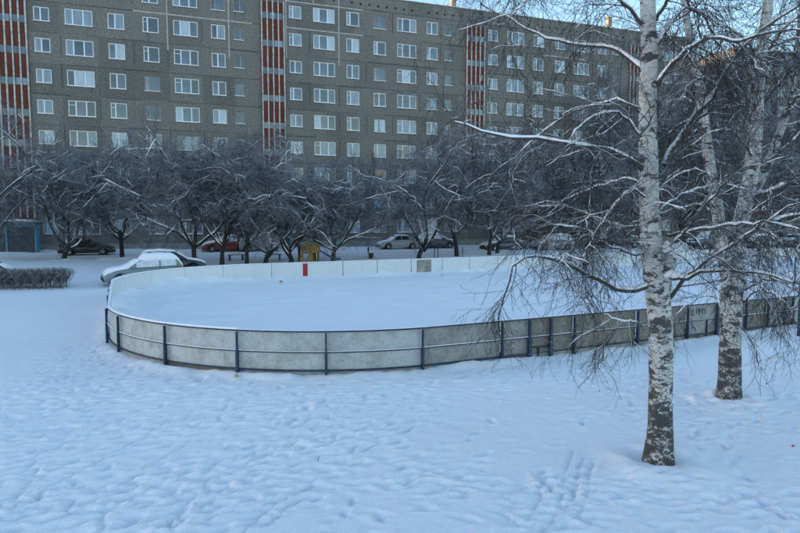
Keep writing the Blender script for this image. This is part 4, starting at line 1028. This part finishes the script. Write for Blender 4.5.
# ---- birches
def trunk_mesh(tm, pts, rad, n=60, sides=22, seed=1):
    P, R = resample(pts, rad, n)
    P2 = P.copy()
    V, Q = tubes(P[None], R[None], sides)
    V = V.reshape(n, sides, 3); z = P[:, 2][:, None]; a = np.arange(sides)[None] * 2 * PI / sides
    d = .05 * np.sin(3 * a + z * .7 + seed) + .07 * fbm(np.cos(a) * 2 + seed + 7 + z * 0, z * 2.2 + np.sin(a) * 2, 3, seed) * 1.2
    V = P[:, None] + (V - P[:, None]) * (1 + d)[..., None]
    tm.V.append(V.reshape(-1, 3)); tm.Q.append(Q + tm.n); tm.n += n * sides
    return P, R
def leaves(P, count, size, parent, seed):
    global rs
    k = rs.randint(0, len(P), count); base = P[k, -1]
    d = norm(rs.randn(count, 3) + [0, 0, -1.2]); s = norm(np.cross(d, rs.randn(count, 3))); z = size * (.6 + .8 * rs.rand(count, 1))
    V = np.stack([base, base + d * z * .5 + s * z * .35, base + d * z, base + d * z * .5 - s * z * .35], 1).reshape(-1, 3)
    Q = np.arange(count * 4).reshape(-1, 4); return mesh_np('dry_leaves', V, Q, M['rust_leaf'], parent, False)
def birch_from(base, stems, limbs, upper, seed, label, L2=11, L3=8, L4=4, yo=0, tr_s=.92, lumps=()):
    """stems: list of (px polyline with distance, radii); limbs: px polylines (px,py,dY) with start radius, pale flag"""
    global rs
    rs = np.random.RandomState(seed); BY = base[1]
    z0 = gz(base[0], base[1]); o = np.array([base[0], base[1], z0])
    r = empty('birch_tree', tuple(o), 0, label, 'tree')
    tr = TM(); sn = TM(); stemsP = []
    for i, (pts, rad, ex) in enumerate(stems):
        W = [at(x, y, BY + dy) - o for x, y, dy in pts]
        if i == 0: W[0] = np.array([0, 0, -.35])
        W += [W[-1] + np.array(e) for e in ex]
        stemsP.append(trunk_mesh(tr, W, [x * tr_s for x in rad], 70 if i == 0 else 50, 22 if i == 0 else 16, seed + i))
    tr.build('trunk', M['birch'], r)
    lb = TM(); tw = TM()
    LP = []; LR = []
    for (pts, ra, rb) in limbs:
        W = [at(x, y, BY + dy) - o for x, y, dy in pts]
        p, q_ = resample(W, np.linspace(ra, rb, len(W)), 18); p[1:-1] += rs.randn(16, 3) * .012; LP.append(p); LR.append(q_)
    for (si, zz, az, ln, up, r0) in upper:            # limbs above the frame, drooping at their ends
        P, R = stemsP[si]; k = int(np.argmin(np.abs(P[:, 2] - zz))); s0 = P[k]; e = np.array([math.cos(az), math.sin(az), 0])
        W = [s0, s0 + e * ln * .3 + [0, 0, up * .7], s0 + e * ln * .62 + [0, 0, up] + rs.randn(3) * .15, s0 + e * ln * .88 + [0, 0, up * .55], s0 + e * ln + [0, 0, up * .1]]
        p, q_ = resample(W, np.linspace(r0, r0 * .22, 5), 18); p[1:] += np.cumsum(rs.randn(17, 3) * .02, 0); LP.append(p); LR.append(q_)
    P1, R1 = np.array(LP), np.array(LR)
    ln1 = np.linalg.norm(P1[:, 0] - P1[:, -1], axis=1)
    lb.add(P1, R1, 9)
    lowm = np.array([p[-1, 2] + z0 < 3.6 for p in P1]); sA = spawn(P1[~lowm], R1[~lowm], L2, 11, .5, 1.7, .8, .05, .05, .16, rs, .005, .10, .42, .35, .2); sB = spawn(P1[lowm], R1[lowm], max(4, L2 - 3), 11, .5, 1.4, .8, .0, .06, .16, rs, .005, .30, .42, .35, .2)
    P2, R2 = np.concatenate([sA[0], sB[0]]), np.concatenate([sA[1], sB[1]])
    XX, YY = spawn(P1[:1], R1[:1], 1, 11, .5, 1.7, .8, .05, .05, .16, rs, .005, .10, .5, .35, .2)
    P3, R3 = spawn(P2, R2, L3, 8, .3, 1.05, .7, -.02, .075, .17, rs, .0028, .12, .55, .3)
    P4, R4 = spawn(P3, R3, L4, 6, .15, .6, .7, -.05, .10, .20, rs, .0021, .12, .7, .3)
    lb.add(P2, R2, 5); tw.add(P3, R3, 3); tw.add(P4, R4, 3)
    add_snow(sn, P1, R1, .8, .55, .014, .8, 7)
    for q4 in lumps:
        W, q_ = resample([at(x, y, BY + dy) - o for x, y, dy, _ in q4], [x_[3] for x_ in q4], 8); sn.add(W[None], q_[None], 10)
    k2 = rs.rand(len(P2)) < .36; add_snow(sn, P2[k2], R2[k2], .8, .7, .005, .7, 5)
    k3 = rs.rand(len(P3)) < .06; add_snow(sn, P3[k3], R3[k3], 1.0, .8, .006, .6, 4)
    lb.build('branches', M['limb'], r); tw.build('twigs', M['twig'], r); tag(sn.build('snow', M['snowcap'], r), kind='stuff')
    leaves(P4, 800, .028, r, seed)
    return r
b1 = np.array([4.22, 9.5])
stems1 = [([(658, 462, 0), (658.5, 447, 0), (659.5, 425, 0), (660, 380, 0), (660, 330, 0), (657, 290, 0), (651.5, 250, 0), (650, 210, 0), (648.5, 150, 0), (648, 100, 0), (649.5, 50, 0), (648, 0, 0)],
           [.34, .24, .21, .20, .20, .205, .185, .165, .155, .145, .13, .12, .105, .08, .05, .02], [(.05, .1, 1.6), (-.05, .1, 3.3), (.1, .0, 5.0), (.1, 0, 6.6)]),
          ([(660, 300, 0), (664, 278, -.02), (670, 258, -.06), (675, 247, -.10)], [.15, .145, .125, .07], [])]
limbs1 = [
 ([(644, 170, 0), (628, 158, -.2), (606, 150, -.5), (578, 145, -.8), (545, 140, -1.0), (510, 137, -1.1), (482, 131, -1.2), (455, 122, -1.1)], .05, .010),
 ([(643, 72, 0), (632, 61, .2), (619, 50, .4), (600, 47, .7), (570, 44, .9), (540, 36, 1.1), (512, 21, 1.3), (480, 4, 1.4)], .040, .008),
 ([(646, 110, 0), (620, 100, .3), (600, 104, .7), (575, 112, 1.0), (548, 128, 1.2), (520, 152, 1.3), (510, 180, 1.3)], .026, .005),
 ([(644, 140, 0), (622, 116, -.2), (604, 113, -.4), (585, 122, -.6), (568, 140, -.8)], .022, .005),
 ([(652, 95, 0), (664, 76, -.2), (682, 54, -.5), (703, 41, -.8), (716, 39, -1.0), (738, 40, -1.2), (765, 33, -1.4), (800, 30, -1.5)], .035, .012),
 ([(656, 46, 0), (668, 27, .2), (686, 6, .4), (705, -20, .6), (730, -50, .8)], .035, .010),
 ([(665, 165, 0), (672, 148, .1), (690, 124, .2), (707, 101, .3), (718, 88, .4), (726, 74, .4), (735, 59, .5), (750, 41, .6), (768, 25, .7), (800, 4, .9), (830, -15, 1.0)], .062, .022),
 ([(718, 88, .4), (705, 78, .3), (693, 81, .1), (684, 92, 0), (676, 108, -.1)], .022, .006),
 ([(690, -25, -.3), (687, 6, -.2), (702, 15, -.1), (716, 38, 0), (728, 60, .1), (740, 82, .3)], .022, .006),
 ([(655, 282, 0), (641, 289, -.1), (628, 292, -.2), (612, 287, -.4), (596, 278, -.6), (570, 266, -.9), (548, 258, -1.1), (530, 256, -1.3), (514, 266, -1.4), (506, 290, -1.4), (500, 312, -1.4)], .048, .006),
 ([(664, 275, 0), (680, 280, -.3), (700, 272, -.6), (729, 271, -.9), (760, 274, -1.2), (800, 283, -1.4)], .036, .010),
 ([(670, 256, 0), (678, 242, -.2), (688, 228, -.4), (698, 214, -.5), (710, 201, -.6), (726, 183, -.7), (740, 163, -.8)], .040, .008),
 ([(668, 300, 0), (686, 278, -.2), (699, 267, -.4), (718, 254, -.6), (740, 240, -.9), (762, 226, -1.1), (790, 205, -1.3)], .034, .010),
 ([(668, 235, 0), (700, 229, -.6), (722, 226, -.8), (746, 224, -1.0), (772, 223, -1.2), (800, 230, -1.4)], .026, .010),
 ([(648, 225, 0), (628, 227, .1), (606, 222, .3), (588, 214, .5), (560, 206, .8), (530, 206, 1.0)], .022, .005),
 ([(645, 255, 0), (620, 250, -.2), (600, 238, -.4), (580, 228, -.6), (555, 225, -.8)], .020, .005),
 ([(650, 200, 0), (632, 190, -.4), (615, 205, -.7), (600, 226, -.9), (585, 250, -1.0)], .018, .004),
 ([(661, 210, 0), (680, 196, .2), (702, 188, .5), (725, 184, .8), (748, 190, 1.0)], .020, .005),
 ([(645, 330, 0), (636, 322, -.2), (618, 320, -.5), (600, 312, -.7), (590, 300, -.8)], .012, .004),
 ([(656, 20, 0), (676, -10, -.3), (705, -30, -.6)], .03, .012),
 ([(642, 25, 0), (625, 5, -.2), (600, -12, -.5), (570, -20, -.8), (535, -8, -1.0), (505, 25, -1.1)], .03, .006),
 ([(645, 185, 0), (625, 178, .3), (600, 186, .6), (572, 196, .9), (548, 215, 1.1)], .016, .004)]
up1 = [(0, 8.2, 2.9, 3.2, .7, .04), (0, 8.6, 3.5, 3.0, .8, .04), (0, 9.0, 2.5, 2.6, .9, .04), (0, 8.0, .3, 3.0, .6, .04), (0, 8.8, -.3, 3.2, .8, .04), (0, 9.4, .9, 3.0, .9, .04), (0, 9.8, 4.2, 2.6, .9, .035), (0, 10.4, 3.0, 2.6, .9, .035), (0, 11, 0, 2.4, .9, .03), (0, 12, 2, 2, .8, .03), (0, 7.6, 3.2, 2.6, .4, .03), (0, 7.8, -.1, 2.6, .5, .03)]
birch_from(b1, stems1, limbs1, up1, 31, 'nearest birch with white trunk and long snowy branches', 12, 8, 5, lumps=[[(663, 252, -.12, .03), (667, 247, -.14, .085), (672, 246, -.15, .125), (677, 252, -.15, .11), (681, 260, -.15, .04)], [(664, 276, -.15, .03), (672, 273, -.2, .06), (682, 276, -.3, .05), (692, 278, -.4, .02)]])
b2 = np.array([7.14, 12.73])
stems2 = [([(728.5, 402, 0), (729, 385, 0), (730, 350, 0), (731, 310, 0), (734, 275, 0), (737, 240, 0), (745, 205, .1), (752, 170, .1), (756, 125, .2), (758, 85, .2), (763, 40, .3), (768, 0, .3)],
           [.32, .25, .235, .235, .25, .20, .17, .165, .15, .135, .125, .11, .09, .06, .02], [(.1, 0, 2.2), (.2, 0, 4.4), (.2, 0, 6.6)]),
          ([(731, 300, 0), (727, 272, -.08), (722, 245, -.15), (717, 205, -.2), (709, 160, -.2), (703, 115, -.2), (697, 75, -.15), (690, 35, -.1), (684, 0, 0)], [.16, .15, .135, .125, .115, .105, .095, .085, .075, .05, .02], [(-.3, 0, 2.4), (-.5, .1, 4.8)]),
          ([(747, 200, .1), (758, 185, .2), (770, 160, .3), (782, 126, .4), (789, 100, .45), (796, 60, .5), (802, 10, .6)], [.11, .105, .10, .09, .085, .075, .065, .04], [(.2, 0, 3.0)])]
limbs2 = [
 ([(752, 200, .1), (763, 195, -.1), (780, 188, -.3), (800, 181, -.5), (830, 172, -.7)], .075, .04),
 ([(766, 165, .3), (780, 152, .2), (800, 135, .1), (830, 115, 0)], .05, .025),
 ([(738, 250, 0), (752, 232, -.5), (770, 222, -.8), (800, 215, -1.0), (830, 214, -1.2)], .045, .02),
 ([(754, 160, .1), (742, 140, -.2), (728, 130, -.4), (708, 134, -.6), (690, 146, -.8)], .03, .006),
 ([(757, 110, .2), (775, 88, .1), (800, 62, 0), (830, 40, 0)], .04, .02),
 ([(757, 118, .2), (742, 106, .4), (722, 100, .7), (704, 108, .9)], .025, .006),
 ([(713, 180, -.2), (700, 170, -.4), (684, 172, -.6), (666, 182, -.8), (650, 200, -1.)], .024, .005),
 ([(703, 115, -.2), (688, 100, .1), (672, 95, .3), (655, 100, .5)], .022, .005),
 ([(718, 215, -.2), (700, 205, .2), (680, 208, .5), (655, 216, .8), (630, 232, 1.)], .022, .005),
 ([(745, 290, 0), (765, 280, -.3), (785, 284, -.6), (800, 296, -.8), (815, 320, -.9)], .025, .006),
 ([(742, 305, 0), (756, 292, -.5), (776, 296, -.9), (792, 312, -1.2), (800, 340, -1.3)], .020, .005),
 ([(722, 300, 0), (708, 296, -.3), (692, 300, -.5), (676, 315, -.7)], .016, .004),
 ([(733, 250, -.1), (715, 255, -.6), (695, 250, -.9), (675, 240, -1.2)], .02, .005),
 ([(759, 70, .2), (772, 45, .2), (790, 22, .1), (820, 0, 0)], .04, .02),
 ([(697, 70, -.2), (683, 50, -.3), (665, 38, -.5), (640, 36, -.8)], .025, .006),
 ([(760, 60, .3), (745, 40, .4), (728, 28, .6), (700, 25, .8)], .025, .006),
 ([(795, 70, .5), (782, 55, .3), (766, 52, .1), (745, 60, -.1)], .022, .005),
 ([(786, 110, .4), (798, 96, .2), (815, 90, 0)], .03, .012)]
up2 = [(0, 9.6, 2.8, 3.0, .7, .04), (0, 9.8, 4.2, 3.0, .8, .04), (0, 10.4, 5.2, 2.6, .9, .04), (1, 9.8, 3.0, 3.2, .7, .04), (1, 10.2, 3.8, 3.0, .7, .035), (1, 9.4, 4.8, 2.6, .5, .03), (2, 8.5, -.4, 2.5, .6, .03), (2, 9.6, 4.6, 2.6, .6, .03), (0, 11.5, 1, 2.4, .8, .03), (1, 11.4, 2, 2.4, .8, .03)]
birch_from(b2, stems2, limbs2, up2, 57, 'farther birch forking into three pale stems, right of the nearest birch', 9, 7, 4)
# a third birch whose foot is outside the picture on the right; its branches and hanging twigs reach in
b3 = np.array([12.6, 14.6])
stems3 = [([(915, 390, 0), (917, 300, 0), (914, 200, 0), (910, 100, 0), (905, 0, 0)], [.26, .22, .2, .18, .15, .1, .03], [(0, 0, 3), (.1, 0, 6)])]
limbs3 = [([(912, 170, 0), (880, 140, -.3), (850, 125, -.5), (820, 118, -.7), (785, 125, -.8)], .05, .012),
          ([(910, 90, 0), (875, 60, -.3), (840, 40, -.5), (800, 38, -.8), (765, 50, -1.)], .05, .010),
          ([(914, 240, 0), (880, 225, -.5), (845, 222, -.9), (810, 236, -1.2), (785, 262, -1.4)], .05, .008),
          ([(915, 285, 0), (875, 270, -.6), (840, 272, -1.0), (808, 288, -1.4), (790, 315, -1.6)], .04, .006),
          ([(908, 20, 0), (870, -10, -.3), (830, -25, -.6), (785, -10, -.8), (750, 20, -1.0)], .05, .008),
          ([(906, 40, 0), (872, 10, .4), (835, 0, .8), (790, 8, 1.2), (760, 30, 1.5)], .05, .008)]
birch_from(b3, stems3, limbs3, [(0, 9.8, 3.2, 4.0, .8, .05)], 83, 'birch beyond the right edge whose snowy branch tips hang into the picture', 8, 7, 4)

# a dead stalk standing in the snow
rs = np.random.RandomState(2); p = GG(318, 462, 0)
o = np.array([[0, 0, -.05], [.01, 0, .06], [.03, .01, .12], [.02, .0, .17]]); tm = TM(); tm.add(o[None], np.full((1, 4), .006), 5)
q_ = np.array([[.01, 0, .06], [-.03, .01, .09], [-.05, .01, .12], [-.06, .01, .13]]); tm.add(q_[None], np.full((1, 4), .004), 5)
st = tm.build('dead_stalk', M['twig'], None); st.scale = (.6, .6, .6); st.location = tuple(p); tag(st, 'dead brown stalk poking out of the open snow', 'plant')

# ------------------------------------------------------------------ light, sky, camera
SUN_EL = math.radians(5.0); SUN_AZ = math.atan2(-.996, .091)      # towards the left, a little behind the facade (angle from +Y to +X)
w = bpy.data.worlds.new('World'); bpy.context.scene.world = w; w.use_nodes = True
nt = w.node_tree; bg = nt.nodes['Background']
sky = nt.nodes.new('ShaderNodeTexSky'); sky.sky_type = 'NISHITA'; sky.sun_disc = False
sky.sun_elevation = SUN_EL; sky.sun_rotation = SUN_AZ; sky.altitude = 200; sky.air_density = 1.0; sky.dust_density = .6; sky.ozone_density = 1.85
L(nt, sky.outputs['Color'], bg.inputs['Color']); bg.inputs['Strength'].default_value = .15
sl = bpy.data.lights.new('sun', 'SUN'); sl.energy = 2.0; sl.angle = math.radians(.5); sl.color = (1, .72, .46)
so = link(bpy.data.objects.new('sun', sl))
sv = np.array([math.sin(SUN_AZ) * math.cos(SUN_EL), math.cos(SUN_AZ) * math.cos(SUN_EL), math.sin(SUN_EL)])
from mathutils import Vector
so.rotation_euler = Vector(tuple(sv)).to_track_quat('Z', 'Y').to_euler(); so.location = (0, 0, 60)
cam = bpy.data.cameras.new('camera'); co = link(bpy.data.objects.new('camera', cam)); co.location = (0, 0, EYE); co.rotation_euler = (PI / 2 - PITCH, 0, 0)
cam.sensor_width = 36; cam.lens = F / 800 * 36; cam.clip_end = 3000; cam.clip_start = .1
pg.scale = (.88, .88, .88)
sc = bpy.context.scene; sc.camera = co
sc.view_settings.view_transform = 'Standard'; sc.view_settings.look = 'None'; sc.view_settings.gamma = 1; sc.view_settings.use_curve_mapping = False
sc.view_settings.exposure = 2.3
sc.cycles.max_bounces = 6; sc.cycles.diffuse_bounces = 3
